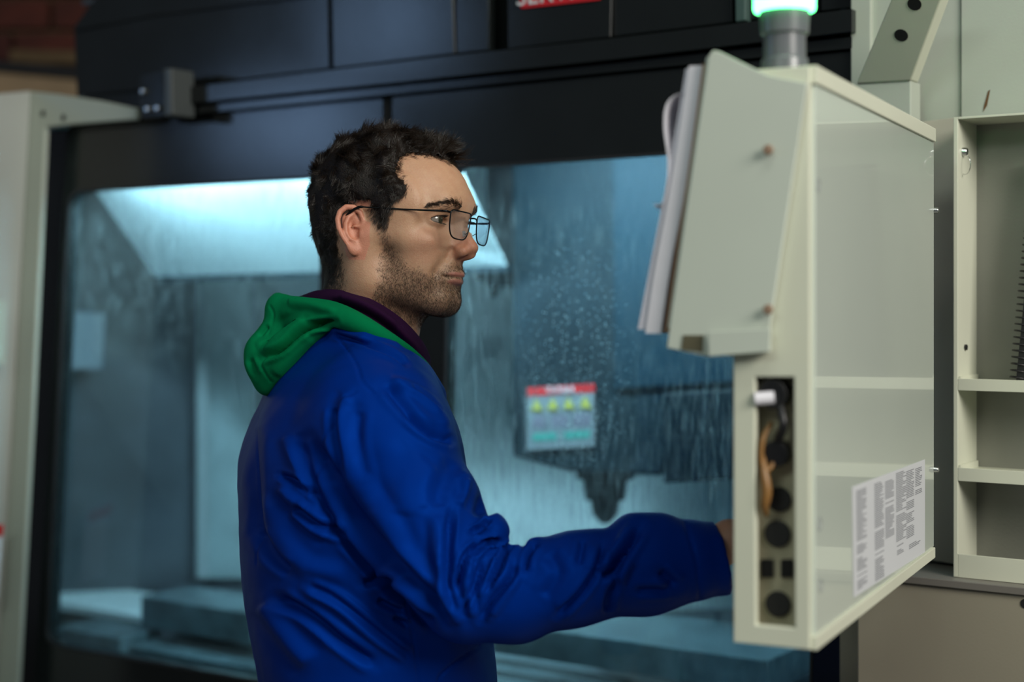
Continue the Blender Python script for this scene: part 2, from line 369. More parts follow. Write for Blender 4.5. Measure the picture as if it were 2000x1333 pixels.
# spindle head
sp = prism('spindle_head', [I(1000, 120, -.45), I(1640, 60, -.45), I(1640, 900, -.45), I(1300, 905, -.45), I(1290, 930, -.45), I(1110, 922, -.45), I(1000, 892, -.45)], inn*.35, m_spindle, mc, bevel=.006)
prism('spindle_side_cover', [I(1292, 770, -.38), I(1600, 750, -.38), I(1600, 925, -.38), I(1296, 945, -.38)], inn*.1, mat('spindle_dark', (.002, .007, .011), .5, spec=.2), sp, bevel=.004)
prism('head_cover_plate', [I(1196, 120, -.44), I(1640, 60, -.44), I(1640, 735, -.44), I(1200, 760, -.44)], inn*.01, mat('spindle_plate', (.005, .020, .032), .55, spec=.2), sp, bevel=.002)
pc = I(1182, 905, -.60)
cyl('spindle_nose', pc, pc-Vector((0, 0, .125)), .05, .02, m_black, sp, 32, rings=[(0, .060), (.25, .060), (.27, .046), (.6, .042), (.62, .030), (.85, .026), (1, .010)])
prism('black_post', [I(950, 120, -.46), I(1000, 118, -.46), I(1000, 560, -.46), I(950, 560, -.46)], inn*.03, m_black, mc)
prism('coolant_arm', [I(925, 520, -.6), I(1085, 512, -.6), I(1085, 556, -.6), I(1000, 560, -.6), I(925, 548, -.6)], inn*.03, mat('arm_dark', (.02, .035, .045), .35), mc, bevel=.004)
for x, y in ((937, 531), (970, 560)):
    q = I(x, y, -.58); cyl('coolant_nozzle', q, q+Vector((0, 0, -.022))+MN*.015, .010, .007, m_steel, mc, 14, bevel=.001)
# warning label on the spindle head
lab = prism('warning_label', [I(1030, 758, -.445), I(1162, 750, -.445), I(1162, 872, -.445), I(1030, 880, -.445)], MN*.002, m_labelwhite, sp)
L0 = I(1030, 758, -.442); LX = I(1162, 750, -.442)-L0; LX.z = 0; LH = I(1030, 758, -.442).z-I(1030, 880, -.442).z
def lrect(name, x0, y0, x1, y1, m, dz=.0, kind=None):
    a = I(1030, 758, -.4425); b = I(1162, 750, -.4425); c = I(1030, 880, -.4425); e = I(1162, 872, -.4425)
    f = lambda x, y: a.lerp(b, x).lerp(c.lerp(e, x), y)+MN*dz
    return prism(name, [f(x0, y0), f(x1, y0), f(x1, y1), f(x0, y1)], MN*.0006, m, lab)
lrect('label_header', 0, 0, 1, .13, m_red)
a = I(1030, 758, -.440); b = I(1162, 750, -.440)
text('header_lettering', 'DANGER', a.lerp(b, .5)-Vector((0, 0, LH*.065)), MD, Vector((0, 0, 1)), LH*.13, m_whiteprint, lab, kind='stuff')
for k in range(4):
    xc = .14+k*.24; f = a.lerp(b, xc)-Vector((0, 0, LH*.28)); s = LH*.10
    prism('warning_triangle', [f+Vector((0, 0, s)), f+MD*s*1.1-Vector((0, 0, s*.9)), f-MD*s*1.1-Vector((0, 0, s*.9))], MN*.0006, m_yellow, lab)
lrect('label_text_field', .08, .46, .30, .66, mat('lilac_print', (.16, .14, .18), .5))
lrect('label_text_field', .36, .46, .62, .66, bpy.data.materials['lilac_print'])
lrect('label_text_field', .68, .46, .93, .66, bpy.data.materials['lilac_print'])
lrect('label_text_field', .08, .74, .44, .86, m_greenprint)
lrect('label_text_field', .55, .74, .93, .86, m_greenprint)
# machine table with T-slots, and vice blocks
def slab(name, x0, x1, y, o0, h, dep, m, par=mc, be=.003):
    p0 = I(x0, y, o0); p1 = I(x1, y, o0); p1 = p0+MD*(p1-p0).dot(MD)
    return prism(name, [p0, p1, p1+inn*dep, p0+inn*dep], Vector((0, 0, -h)), m, par, bevel=be)
tb = slab('machine_table', 250, 1640, 1262, -.22, .10, .42, m_table)
for k in range(4):
    p0 = I(270, 1262, -.22)+inn*(.06+k*.09)+Vector((0, 0, .0005)); p1 = p0+MD*1.5
    prism('table_slot', [p0, p1, p1+inn*.016, p0+inn*.016], Vector((0, 0, .0006)), m_hole, tb)
slab('table_saddle', 60, 1620, 1395, -.12, .2, .5, m_table)
slab('chip_ledge', 40, 440, 1165, -.40, .02, .22, m_innerwhite)
slab('work_block', 275, 490, 1165, -.30, .07, .16, m_table)
slab('work_block', 960, 1500, 1215, -.30, .06, .25, m_table)
slab('work_block', 110, 235, 1225, -.22, .09, .12, m_table)
# lamp bar inside
lb = box('interior_lamp', M(430, 270, -.10), MD*.28, inn*.02, Vector((0, 0, .012)), mat('lamp_lens', (.8, .9, 1), .3, emit=(.75, .92, 1), estr=3), mc)
def iarea(c, dn, sx, pw):
    o = area('interior_lamp_light', c, c+inn+Vector((0, 0, dn)), sx, .05, pw, (.80, .95, 1)); return o
iarea(M(380, 322, -.09), -.12, .6, 3.2)
iarea(M(900, 262, -.16), -1.2, .9, 25)
iarea(M(300, 322, -.12), -1.6, .4, 3)
# ---- white sheet-metal structure right of the doors
prism('column_sheet', quad(.02, (1662, -150), (1700, -160), (1700, 2000), (1662, 2000)), inn*.05, m_white, mc, bevel=.001)
prism('column_sheet', quad(.01, (1700, -160), (1876, -180), (1878, 1300), (1700, 1400)), inn*.05, m_white, mc, bevel=.001)
cp = prism('column_sheet', quad(.014, (1877, -180), (2300, -240), (2300, 1500), (1877, 1300)), inn*.05, m_white, mc, bevel=.001)
# angled gusset with two holes carrying the pendant
gq = [M(1752, -30, .17), M(1852, -40, .17), M(1779, 157, .075), M(1672, 163, .075)]; gn = (gq[1]-gq[0]).cross(gq[3]-gq[0]).normalized(); gn = gn if gn.dot(MN) > 0 else -gn
gu = prism('gusset', gq, inn*.03, m_cream, mc, bevel=.002)
for x, y in ((1786, 8), (1760, 69)):
    merge('hole', [discv(plane_pt(x, y, gq[0]+gn*.0006, gn), gn, .0095, .0004)], m_hole, gu)
prism('gusset_foot', quad(.072, (1672, 164), (1779, 157), (1779, 260), (1672, 260)), inn*.04, m_white, mc, bevel=.002)
prism('stain', quad(.0145, (1930, 178), (1934, 175), (1928, 206), (1920, 219), (1922, 206)), MN*.0002, mat('rust_stain', (.12, .06, .02), .9), cp)
# beige side column between pendant and shelf unit
prism('side_column', quad(.03, (1800, 238), (1876, 228), (1880, 1106), (1800, 1092)), inn*.012, mat('column_beige', (.42, .40, .33), .5, noise=.1, nscale=3), mc, bevel=.001)
# ---- bench ledge and beige front cover, lower right
ledge_a = M(1700, 1112, .03); 
ft = M(1785, 1127, .14)
def at_z(x, o, z):             # point on plane o at column x, height z
    p = M(x, 600, o); return Vector((p.x, p.y, z))
zt = ft.z
prism('front_ledge', [at_z(1640, .14, zt), at_z(2250, .14, zt), at_z(2250, -.02, zt), at_z(1640, -.02, zt)], Vector((0, 0, -.01)), mat('ledge_grey', (.16, .15, .13), .45, noise=.1, nscale=5), mc, bevel=.001)
fc = prism('front_cover', [at_z(1673, .135, zt-.010), at_z(2250, .135, zt-.010), at_z(2250, .135, .08), at_z(1673, .135, .08)], inn*.03, m_beige, mc, bevel=.003)
merge('hole', [discv(M(2002, 1180, .1355), MN, .006, .0004)], m_hole, fc)
prism('cover_return', [at_z(1640, .06, zt-.010), at_z(1676, .06, zt-.010), at_z(1676, .06, .08), at_z(1640, .06, .08)], inn*.03, m_beige, mc, bevel=.001)
prism('machine_back', [M(420, 140, -1.3), M(2300, 0, -1.3), at_z(2300, -1.3, .1), at_z(420, -1.3, .1)], inn*.02, m_dark, mc)
for k, (x, o) in enumerate(((100, -.1), (1600, -.1), (200, -1.1), (1650, -1.1))):
    p = at_z(x, o, 0); cyl('levelling_foot', p, p+Vector((0, 0, .35)), .05, .03, m_rubber, mc, 20)

# ================================================================== shelf unit (right edge)
su = empty('shelf_unit', at_z(1990, .06, zt), 'shallow cream steel shelf unit standing on the grey ledge at the right edge', 'shelf')
OF = .115; TK = inn*.004
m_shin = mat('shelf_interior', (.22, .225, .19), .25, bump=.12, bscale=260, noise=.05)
zT = M(1866, 229, OF).z; zB = zt+.0005
lx = lambda x, o: M(x, 600, o)
def sp3(x, o, z): p = M(x, 600, o); return Vector((p.x, p.y, z))
A0 = sp3(1862, OF, 0); W = .42
def sb(s0, s1, o0, o1, z0, z1): # box in shelf coordinates
    c = A0+MD*((s0+s1)/2)+inn*((o0+o1)/2)+Vector((0, 0, (z0+z1)/2)); return c, MD*((s1-s0)/2), inn*((o1-o0)/2), Vector((0, 0, (z1-z0)/2))
box('side_panel', *sb(0, .006, 0, .085, zB, zT), m_cream, su, bevel=.0008)
box('side_panel', *sb(W-.006, W, 0, .085, zB, zT), m_cream, su, bevel=.0008)
box('top_panel', *sb(.006, W-.006, 0, .085, zT-.003, zT), m_cream, su, bevel=.0006)
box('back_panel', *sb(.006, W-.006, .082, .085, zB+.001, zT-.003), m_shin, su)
def zy(x, y): return M(x, y, OF).z
for y0, y1 in ((740, 763), (914, 940)):
    sh = box('shelf', *sb(.006, W-.006, .002, .082, zy(1873, y1)+.010, zy(1873, y1)+.012), m_cream, su)
    box('shelf_lip', *sb(.006, W-.006, 0, .0018, zy(1873, y1), zy(1873, y0)), m_cream, sh, bevel=.0005)
    box('end_tab', *sb(.0065, .009, .002, .08, zy(1873, y1)+.012, zy(1873, y0)+.003), m_cream, sh)
box('bottom_panel', *sb(.006, W-.006, 0, .002, zB, zy(1877, 1083)), m_cream, su, bevel=.0006)
q = M(1876, 297, OF-.02)
# silver screw with wire ring hanging on the inner side
cyl('screw', A0+MD*.006+inn*.02+Vector((0, 0, q.z)), A0+MD*.013+inn*.02+Vector((0, 0, q.z)), .0062, .0048, m_steel, su, 16, bevel=.001)
kr = tube('wire_ring', [A0+MD*.0105+inn*.018+Vector((0, 0, q.z-.018))+(inn*-.45+MD*.5).normalized()*.013*math.cos(a)+Vector((0, 0, .013*math.sin(a))) for a in [2*math.pi*i/24 for i in range(24)]], .0006, m_steel, None, 6, True)
kr['label'] = 'thin silver wire ring hanging from the screw inside the shelf unit'; kr['category'] = 'ring'
for z in (zy(1877, 680),):
    cyl('screw', A0+MD*.006+inn*.03+Vector((0, 0, z)), A0+MD*.009+inn*.03+Vector((0, 0, z)), .004, .004, m_black, su, 12)
# spiral notebook leaning in the top compartment
zs = zy(1873, 763)+.0125
nb = empty('spiral_notebook', A0+MD*.11+inn*.04+Vector((0, 0, zs)), 'black spiral-bound notebook leaning in the top compartment of the shelf unit', 'notebook')
b0 = A0+MD*.070+inn*.035+Vector((0, 0, zs)); b1 = A0+MD*.092+inn*.060+Vector((0, 0, zs+.30)); up = (b1-b0).normalized()
sd = (MD-up*MD.dot(up)).normalized(); nr = sd.cross(up)
box('pages', b0.lerp(b1, .5)+sd*.115, sd*.105, nr*.005, up*.15, m_paper, nb)
box('cover', b0.lerp(b1, .5)+sd*.113-nr*.0062, sd*.108, nr*.0008, up*.151, m_black, nb)
box('cover', b0.lerp(b1, .5)+sd*.113+nr*.0062, sd*.108, nr*.0008, up*.151, m_black, nb)
nbs = []
for k in range(34):
    c = b0.lerp(b1, (k+.5)/34)+sd*.006
    nbs.append(tubev([c+sd*.011*math.cos(a)+nr*.011*math.sin(a)+up*(.003*a/6.28) for a in [2*math.pi*i/14 for i in range(15)]], .0012, 6))
for v, f in nbs: mesh('wire_loop', v, f, m_black, nb, smooth=True)

# ================================================================== control pendant
pd = empty('control_pendant', PK+PE*.3+PG*.04+Vector((0, 0, 1.191)), 'cream control cabinet on a swing arm, seen from behind, the man reaching its far side', 'control panel')
ZT, ZBt = 1.743, 1.191; LE = .596; WD = .075
def pb(g0, g1, e0, e1, z0, z1):
    c = PK+PG*((g0+g1)/2)+PE*((e0+e1)/2)+Vector((0, 0, (z0+z1)/2)); return c, PG*((g1-g0)/2), PE*((e1-e0)/2), Vector((0, 0, (z1-z0)/2))
# narrow end with rectangular connector opening
cn = [NF(*c) for c in ((1474, 737), (1551, 737), (1553, 1228), (1476, 1222))]
outer = [PK+PG*WD+Vector((0, 0, ZT)), PK+Vector((0, 0, ZT)), PK+Vector((0, 0, ZBt)), PK+PG*WD+Vector((0, 0, ZBt))]
body = frame('end_cover', outer, cn, PE*.010, m_cream, pd, bevel=.0012)
box('housing', *pb(.002, WD, .032, LE, ZBt, ZT), m_cream, pd, bevel=.002)
for c in ((0, .008, .010, .033, ZBt, ZT), (WD-.008, WD, .010, .033, ZBt, ZT), (.008, WD-.008, .010, .033, ZT-.004, ZT), (.008, WD-.008, .010, .033, ZBt, ZBt+.004)):
    box('end_wall', *pb(*c), m_cream, pd)
back = box('back_cover', *pb(-.003, .002, .008, LE+.002, ZBt+.012, ZT-.016), m_whitegloss, pd, bevel=.0012)
box('bottom_flange', *pb(-.006, .01, .004, LE-.004, ZBt-.001, ZBt+.0125), m_cream, pd, bevel=.001)
box('top_flange', *pb(-.006, .01, .004, LE, ZT-.0165, ZT+.001), m_cream, pd, bevel=.001)
for y in (412, 917):
    p = SF(1821, y, .0); cyl('screw', p-PE*.004, p-PE*.004-PG*.009, .0045, .0036, m_steel, pd, 16, bevel=.001)
for x, y in ((1598, 362), (1601, 1024), (1603, 1145)):
    p = SF(x, y, .0032); tube('stud_ring', [p+PE*.006*math.cos(a)+Vector((0, 0, .006*math.sin(a))) for a in [2*math.pi*i/20 for i in range(20)]], .0005, m_greyink, back, 5, True)
# printed instruction label
lq = [SF(*c, .0034) for c in ((1664, 952), (1806, 898), (1806, 1079), (1667, 1168))]
ilab = prism('instruction_label', lq, -PG*.0004, m_whiteprint, pd)
def lf(x, y): return lq[0].lerp(lq[1], x).lerp(lq[3].lerp(lq[2], x), y)-PG*.0006
lines = []
rr = random.Random(3)
for (c0, c1, y0, y1) in ((.04, .16, .05, .95), (.26, .38, .05, .97), (.40, .52, .07, .62), (.55, .70, .03, .72), (.70, .82, .05, .75), (.84, .95, .06, .34), (.56, .68, .76, .88), (.74, .92, .82, .86)):
    y = y0
    while y < y1:
        ln = c1-rr.uniform(0, .5)*(c1-c0)*(rr.random() < .5)
        hh = .009
        v = [lf(c0, y), lf(ln, y), lf(ln, y+hh), lf(c0, y+hh)]
        lines.append((v, [(0, 1, 2, 3)])); y += .018
        if rr.random() < .06: y += .03
merge('printed_lines', lines, m_greyink, ilab, kind='stuff')
# recessed connector plate and connectors
rp = prism('connector_plate', [NF(x, y, -.028) for x, y in ((1455, 720), (1580, 720), (1580, 1240), (1455, 1240))], PE*.003, mat('plate_cream', (.50, .46, .32), .45, noise=.1), pd)
def conn(x, y, r, h, name='connector'):
    p = NF(x, y, -.027); rm = r/3000*1.47
    c = cyl(name, p, p-PE*h, rm, rm, m_rubber, pd, 28, bevel=.001)
    return c, p-PE*h, rm
c1, q1, r1 = conn(1521, 768, 29, .022, 'cable_plug'); cyl('plug_ring', q1+PE*.004, q1-PE*.001, r1*.8, r1*.8, m_black, c1, 24)
c2, q2, r2 = conn(1524, 884, 26, .018, 'cable_plug'); cyl('plug_ring', q2+PE*.004, q2-PE*.001, r2*.8, r2*.8, m_black, c2, 24)
for x, y, r in ((1523, 976, 25), (1520, 1043, 27), (1521, 1180, 26)):
    c, q, rm = conn(x, y, r, .004, 'blanking_cap')
for x in (1499, 1538):
    prism('socket', [NF(a, b, -.026) for a, b in ((x-12, 1093), (x+12, 1093), (x+12, 1128), (x-12, 1128))], -PE*.003, m_hole, pd, bevel=.0005)
tg = cyl('white_tag', NF(1474, 780, .0), NF(1512, 777, -.006), .0065, .0065, m_paper, pd, 14)
tube('cable', spline([NF(1524, 790, -.01), NF(1530, 830, -.004), NF(1520, 860, -.01)], 6), .0045, m_black, pd, 8)
tube('brass_cable', spline([NF(1508, 826, -.015), NF(1490, 860, -.006), NF(1487, 905, -.004), NF(1500, 918, -.006), NF(1510, 905, -.01)], 6), .0028, m_brass, pd, 8)
tube('brass_cable', spline([NF(1488, 880, -.012), NF(1492, 920, -.004), NF(1497, 960, -.002), NF(1493, 990, -.003), NF(1497, 1008, -.012)], 6), [.002+.0035*math.sin(math.pi*i/24) for i in range(25)], m_brass, pd, 8)
for x, y in ((1501, 293), (1501, 605)):
    p = NF(x, y, .012); cyl('rusty_screw', p, p-PE*.004, .0052, .0045, mat('rusty_screw_head', (.26, .17, .11), .6), pd, 14, bevel=.001)
# document tray along the screen side, seen from its end
m_tray = mat('tray_enamel', (.53, .58, .50), .4, noise=.04, nscale=4)
tray = empty('document_tray', NF(1430, 690, -.1), 'angled cream sheet-metal document tray hooked on the control cabinet', 'tray')
prism('end_cheek', [NF(*c, .0085) for c in ((1384, 108), (1392, 98), (1404, 100), (1500, 147), (1576, 162), (1503, 640), (1503, 688), (1380, 697), (1302, 680), (1309, 628))], PE*.006, m_tray, tray, bevel=.001)
0 and prism('front_fold', [NF(*c, .0115) for c in ((1516, 150), (1578, 163), (1505, 640), (1497, 640), (1540, 330))], PE*.003, m_tray, tray, bevel=.0006)
prism('back_sheet', [NF(*c, .0) for c in ((1380, 112), (1388, 112), (1313, 640), (1304, 640))], PE*.30, m_tray, tray)
prism('bottom_channel', [NF(*c, .0) for c in ((1304, 672), (1430, 690), (1430, 697), (1304, 680))], PE*.30, m_tray, tray)
prism('front_lip', [NF(*c, .016) for c in ((1382, 648), (1505, 642), (1503, 688), (1384, 697))], PE*.004, m_tray, tray, bevel=.0008)
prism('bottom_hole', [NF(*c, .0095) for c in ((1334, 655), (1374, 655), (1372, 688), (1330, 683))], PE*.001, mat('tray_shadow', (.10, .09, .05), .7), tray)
# papers clipped in it
def sheet(name, prof, th, m, e1=.24, e0=.0, par=None):
    pts = spline([NF(*c, 0) for c in prof], 6); n = len(pts); 
    off = [PG]*n
    v = []; 
    for p in pts: v += [p+PE*e0, p+PE*e1, p+PG*th+PE*e0, p+PG*th+PE*e1]
    f = [(4*i, 4*i+1, 4*i+5, 4*i+4) for i in range(n-1)]+[(4*i+2, 4*i+6, 4*i+7, 4*i+3) for i in range(n-1)]+[(4*i, 4*i+4, 4*i+6, 4*i+2) for i in range(n-1)]+[(4*i+1, 4*i+3, 4*i+7, 4*i+5) for i in range(n-1)]
    f += [(0, 2, 3, 1), (4*n-4, 4*n-3, 4*n-1, 4*n-2)]
    o = fixn(mesh(name, v, f, m, par)); shade(o, 60); return o
ps = empty('paper_stack', NF(1300, 640, -.1), 'thick sheaf of curling white papers on the outer side of the document tray', 'papers')
cb = sheet('backing_card', [(1376, 124), (1352, 300), (1322, 500), (1302, 650)], .0025, m_kraft, .235, .002, ps)
sheet('page_block', [(1374, 126), (1340, 350), (1308, 520), (1288, 652)], .016, m_paper, .23, .003, ps)
sheet('page_block', [(1352, 132), (1315, 350), (1282, 520), (1258, 644)], .009, mat('paper_lilac', (.66, .65, .72), .7), .225, .006, ps)
sheet('curled_page', [(1352, 180), (1320, 184), (1300, 205), (1296, 250), (1304, 320), (1296, 390), (1278, 402)], .0015, m_paper, .2, .004, ps)
sheet('curled_page', [(1345, 150), (1328, 220), (1318, 300), (1290, 400), (1275, 398)], .0022, mat('paper_grey', (.55, .54, .60), .7), .2, .008, ps)
# screen, keys and emergency stop on the far (operator) side
box('screen', *pb(WD, WD+.004, .10, .46, ZBt+.27, ZT-.05), m_black, pd, bevel=.001)
box('screen_bezel', *pb(WD, WD+.002, .07, .49, ZBt+.24, ZT-.02), m_greyplastic, pd, bevel=.001)
kp = box('key_panel', *pb(WD, WD+.003, .06, .54, ZBt+.02, ZBt+.22), m_greyplastic, pd, bevel=.001)
for r in range(5):
    for c in range(12):
        if (r, c) == (0, 11): continue
        box('key', *pb(WD+.003, WD+.007, .075+c*.037, .104+c*.037, ZBt+.035+r*.036, ZBt+.062+r*.036), m_whiteprint if c % 3 else m_greyink, kp)
e0 = PK+PG*(WD+.003)+PE*.505+Vector((0, 0, ZBt+.05)); cyl('stop_button', e0, e0+PG*.025, .014, .018, m_red, kp, 24, bevel=.002)
# carrying arm from the machine column to the pendant's far top corner
aa = PK+PE*(LE-.08)+PG*.04
tube('swing_arm', [aa+PG*.0+PE*.075+Vector((0, 0, ZT-.15)), aa+PE*.155+Vector((0, 0, ZT-.15))], .018, m_cream, pd, 20)
# signal lamp
cl = P(1532, 100, 1.50); cl.z = ZT
lampb = cyl('signal_lamp', cl, cl+Vector((0, 0, .062)), .02, .02, m_greyplastic, pd, 40, rings=[(0, .0235), (.22, .0225), (.24, .0205), (.60, .0205), (.62, .0235), (1, .0245)], bevel=.0005)
cyl('lamp_lens', cl+Vector((0, 0, .060)), cl+Vector((0, 0, .13)), .03, .03, m_lampgreen, lampb, 40, bevel=.003)
gl = bpy.data.lights.new('signal_glow', 'POINT'); gl.energy = 2.0; gl.color = (.1, 1, .25); gl.shadow_soft_size = .03
go = bpy.data.objects.new('signal_glow', gl); COL.objects.link(go); go.location = cl+Vector((0, 0, .10)); 
# ================================================================== implicit-surface modelling (for the figure)
class Field:
    def __init__(s, lo, hi, h):
        s.h = h; s.lo = np.array(lo, float); s.n = np.ceil((np.array(hi)-s.lo)/h).astype(int)+1
        s.f = np.full(s.n, .05, np.float32)
        s.ax = [(s.lo[i]+h*np.arange(s.n[i])).astype(np.float32) for i in range(3)]
    def sub(s, lo, hi):
        a = np.clip(np.floor((np.array(lo)-s.lo)/s.h).astype(int), 0, s.n); b = np.clip(np.ceil((np.array(hi)-s.lo)/s.h).astype(int)+1, 0, s.n)
        if np.any(b <= a): return None
        sl = tuple(slice(a[i], b[i]) for i in range(3))
        X = s.ax[0][sl[0]][:, None, None]; Y = s.ax[1][sl[1]][None, :, None]; Z = s.ax[2][sl[2]][None, None, :]
        return sl, X, Y, Z
    def comb(s, sl, d, k, op):
        f = s.f[sl]
        if op == 'sub': d = -d
        if k <= 0: r = np.minimum(f, d) if op == 'add' else np.maximum(f, d)
        else:
            hh = np.maximum(k-np.abs(f-d), 0)/k
            r = np.minimum(f, d)-hh*hh*k*.25 if op == 'add' else np.maximum(f, d)+hh*hh*k*.25
        s.f[sl] = r
    def ell(s, c, r, k=.01, op='add', rot=None):
        m = max(r)+k+.012; q = s.sub([c[i]-m for i in range(3)], [c[i]+m for i in range(3)])
        if q is None: return
        sl, X, Y, Z = q; X = X-c[0]; Y = Y-c[1]; Z = Z-c[2]
        if rot is not None:
            R = np.array(rot, np.float32); X, Y, Z = (R[0][0]*X+R[0][1]*Y+R[0][2]*Z, R[1][0]*X+R[1][1]*Y+R[1][2]*Z, R[2][0]*X+R[2][1]*Y+R[2][2]*Z)
        k0 = np.sqrt((X/r[0])**2+(Y/r[1])**2+(Z/r[2])**2); k1 = np.sqrt((X/r[0]**2)**2+(Y/r[1]**2)**2+(Z/r[2]**2)**2)
        s.comb(sl, k0*(k0-1)/np.maximum(k1, 1e-6), k, op)
    def cap(s, a, b, ra, rb=None, k=.01, op='add'):
        rb = ra if rb is None else rb; a = np.array(a, float); b = np.array(b, float)
        m = max(ra, rb)+k+.012; q = s.sub(np.minimum(a, b)-m, np.maximum(a, b)+m)
        if q is None: return
        sl, X, Y, Z = q; ab = b-a; L = float(ab@ab)+1e-12
        t = np.clip(((X-a[0])*ab[0]+(Y-a[1])*ab[1]+(Z-a[2])*ab[2])/L, 0, 1)
        d = np.sqrt((X-a[0]-t*ab[0])**2+(Y-a[1]-t*ab[1])**2+(Z-a[2]-t*ab[2])**2)-(ra+(rb-ra)*t)
        s.comb(sl, d.astype(np.float32), k, op)
    def chain(s, pts, rad, k=.01, op='add', inner=None):
        # union of the chain first, then combined once, so that overlaps do not bulge
        pts = np.array(pts, float); rad = list(rad) if hasattr(rad, '__len__') else [rad]*len(pts)
        m = max(rad)+k+.012; q = s.sub(pts.min(0)-m, pts.max(0)+m)
        if q is None: return
        sl, X, Y, Z = q; D = None
        for i in range(len(pts)-1):
            a, b = pts[i], pts[i+1]; ab = b-a; L = float(ab@ab)+1e-12
            t = np.clip(((X-a[0])*ab[0]+(Y-a[1])*ab[1]+(Z-a[2])*ab[2])/L, 0, 1)
            d = (np.sqrt((X-a[0]-t*ab[0])**2+(Y-a[1]-t*ab[1])**2+(Z-a[2]-t*ab[2])**2)-(rad[i]+(rad[i+1]-rad[i])*t)).astype(np.float32)
            if D is None: D = d
            elif inner:
                hh = np.maximum(inner-np.abs(D-d), 0)/inner; D = np.minimum(D, d)-hh*hh*inner*.25
            else: D = np.minimum(D, d)
        s.comb(sl, D, k, op)
    def mesh(s, smooth=1):
        f = s.f; neg = f < 0; n = s.n
        cs = np.zeros(n-1, np.int16)
        for dx in (0, 1):
            for dy in (0, 1):
                for dz in (0, 1): cs += neg[dx:n[0]-1+dx, dy:n[1]-1+dy, dz:n[2]-1+dz]
        act = (cs > 0) & (cs < 8); idx = np.full(act.shape, -1, np.int64); C = np.argwhere(act); idx[act] = np.arange(len(C))
        acc = np.zeros((len(C), 3)); cnt = np.zeros(len(C))
        cor = [(0, 0, 0), (1, 0, 0), (0, 1, 0), (1, 1, 0), (0, 0, 1), (1, 0, 1), (0, 1, 1), (1, 1, 1)]
        for i in range(8):
            for a in range(3):
                if cor[i][a]: continue
                cj = list(cor[i]); cj[a] = 1
                fa = f[C[:, 0]+cor[i][0], C[:, 1]+cor[i][1], C[:, 2]+cor[i][2]]; fb = f[C[:, 0]+cj[0], C[:, 1]+cj[1], C[:, 2]+cj[2]]
                m = (fa < 0) != (fb < 0); t = np.where(m, fa/np.where(m, fa-fb, 1), 0)
                p = np.zeros((len(C), 3)); p[:] = cor[i]; p[:, a] += t
                acc += p*m[:, None]; cnt += m
        V = s.lo+(C+acc/cnt[:, None])*s.h
        F = []
        for a in range(3):
            b, c = (a+1) % 3, (a+2) % 3
            sA = [slice(None)]*3; sB = [slice(None)]*3; sA[a] = slice(0, n[a]-1); sB[a] = slice(1, n[a])
            na, nb = neg[tuple(sA)], neg[tuple(sB)]
            for fl, mm in ((0, na & ~nb), (1, ~na & nb)):
                E = np.argwhere(mm); E = E[(E[:, b] > 0) & (E[:, c] > 0) & (E[:, b] < n[b]-1) & (E[:, c] < n[c]-1)]
                if not len(E): continue
                def g(db, dc):
                    Q = E.copy(); Q[:, b] += db; Q[:, c] += dc; return idx[Q[:, 0], Q[:, 1], Q[:, 2]]
                q = np.stack([g(-1, -1), g(0, -1), g(0, 0), g(-1, 0)], 1)
                F.append(q[:, ::-1] if fl else q)
        F = np.concatenate(F); F = F[(F >= 0).all(1)]
        for _ in range(smooth): V = lap(V, F, .5)
        return V, F
def lap(V, F, w):
    acc = np.zeros_like(V); cnt = np.zeros(len(V))
    for i in range(4):
        for j in ((i+1) % 4, (i-1) % 4):
            for a in range(3): acc[:, a] += np.bincount(F[:, i], V[F[:, j], a], len(V))
            cnt += np.bincount(F[:, i], minlength=len(V))
    m = cnt > 0; out = V.copy(); out[m] = V[m]*(1-w)+acc[m]/cnt[m, None]*w; return out
def vnorm(V, F):
    N = np.cross(V[F[:, 2]]-V[F[:, 0]], V[F[:, 3]]-V[F[:, 1]]); out = np.zeros_like(V)
    for i in range(4):
        for a in range(3): out[:, a] += np.bincount(F[:, i], N[:, a], len(V))
    return out/np.maximum(np.linalg.norm(out, axis=1), 1e-12)[:, None]
def npmesh(name, V, F, mat_, parent, attrs=None, **k):
    me = bpy.data.meshes.new(name); W = (V-np.array(wloc(parent) if parent else (0, 0, 0))).astype(np.float32)
    me.vertices.add(len(W)); me.vertices.foreach_set('co', W.ravel())
    nf = len(F); kk = F.shape[1]
    me.loops.add(nf*kk); me.loops.foreach_set('vertex_index', F.astype(np.int32).ravel())
    me.polygons.add(nf); me.polygons.foreach_set('loop_start', np.arange(0, nf*kk, kk, dtype=np.int32))
    me.polygons.foreach_set('use_smooth', np.ones(nf, bool))
    for nm, col in (attrs or {}).items():
        a = me.color_attributes.new(nm, 'FLOAT_COLOR', 'POINT'); c = np.ones((len(W), 4), np.float32); c[:, :col.shape[1]] = col; a.data.foreach_set('color', c.ravel())
    me.update(); me.validate(); me.materials.append(mat_)
    o = bpy.data.objects.new(name, me); COL.objects.link(o)
    if parent: o.parent = parent
    for a, b in k.items(): o[a] = b
    return o
def proj(V): return 1000+V[:, 0]/V[:, 1]*FPX, HOR-(V[:, 2]-CAMZ)/V[:, 1]*FPX
def inpoly(x, y, poly):
    r = np.zeros(len(x), bool); n = len(poly)
    for i in range(n):
        x0, y0 = poly[i]; x1, y1 = poly[(i+1) % n]
        if y0 == y1: continue
        c = ((y0 > y) != (y1 > y)) & (x < (x1-x0)*(y-y0)/(y1-y0)+x0); r ^= c
    return r
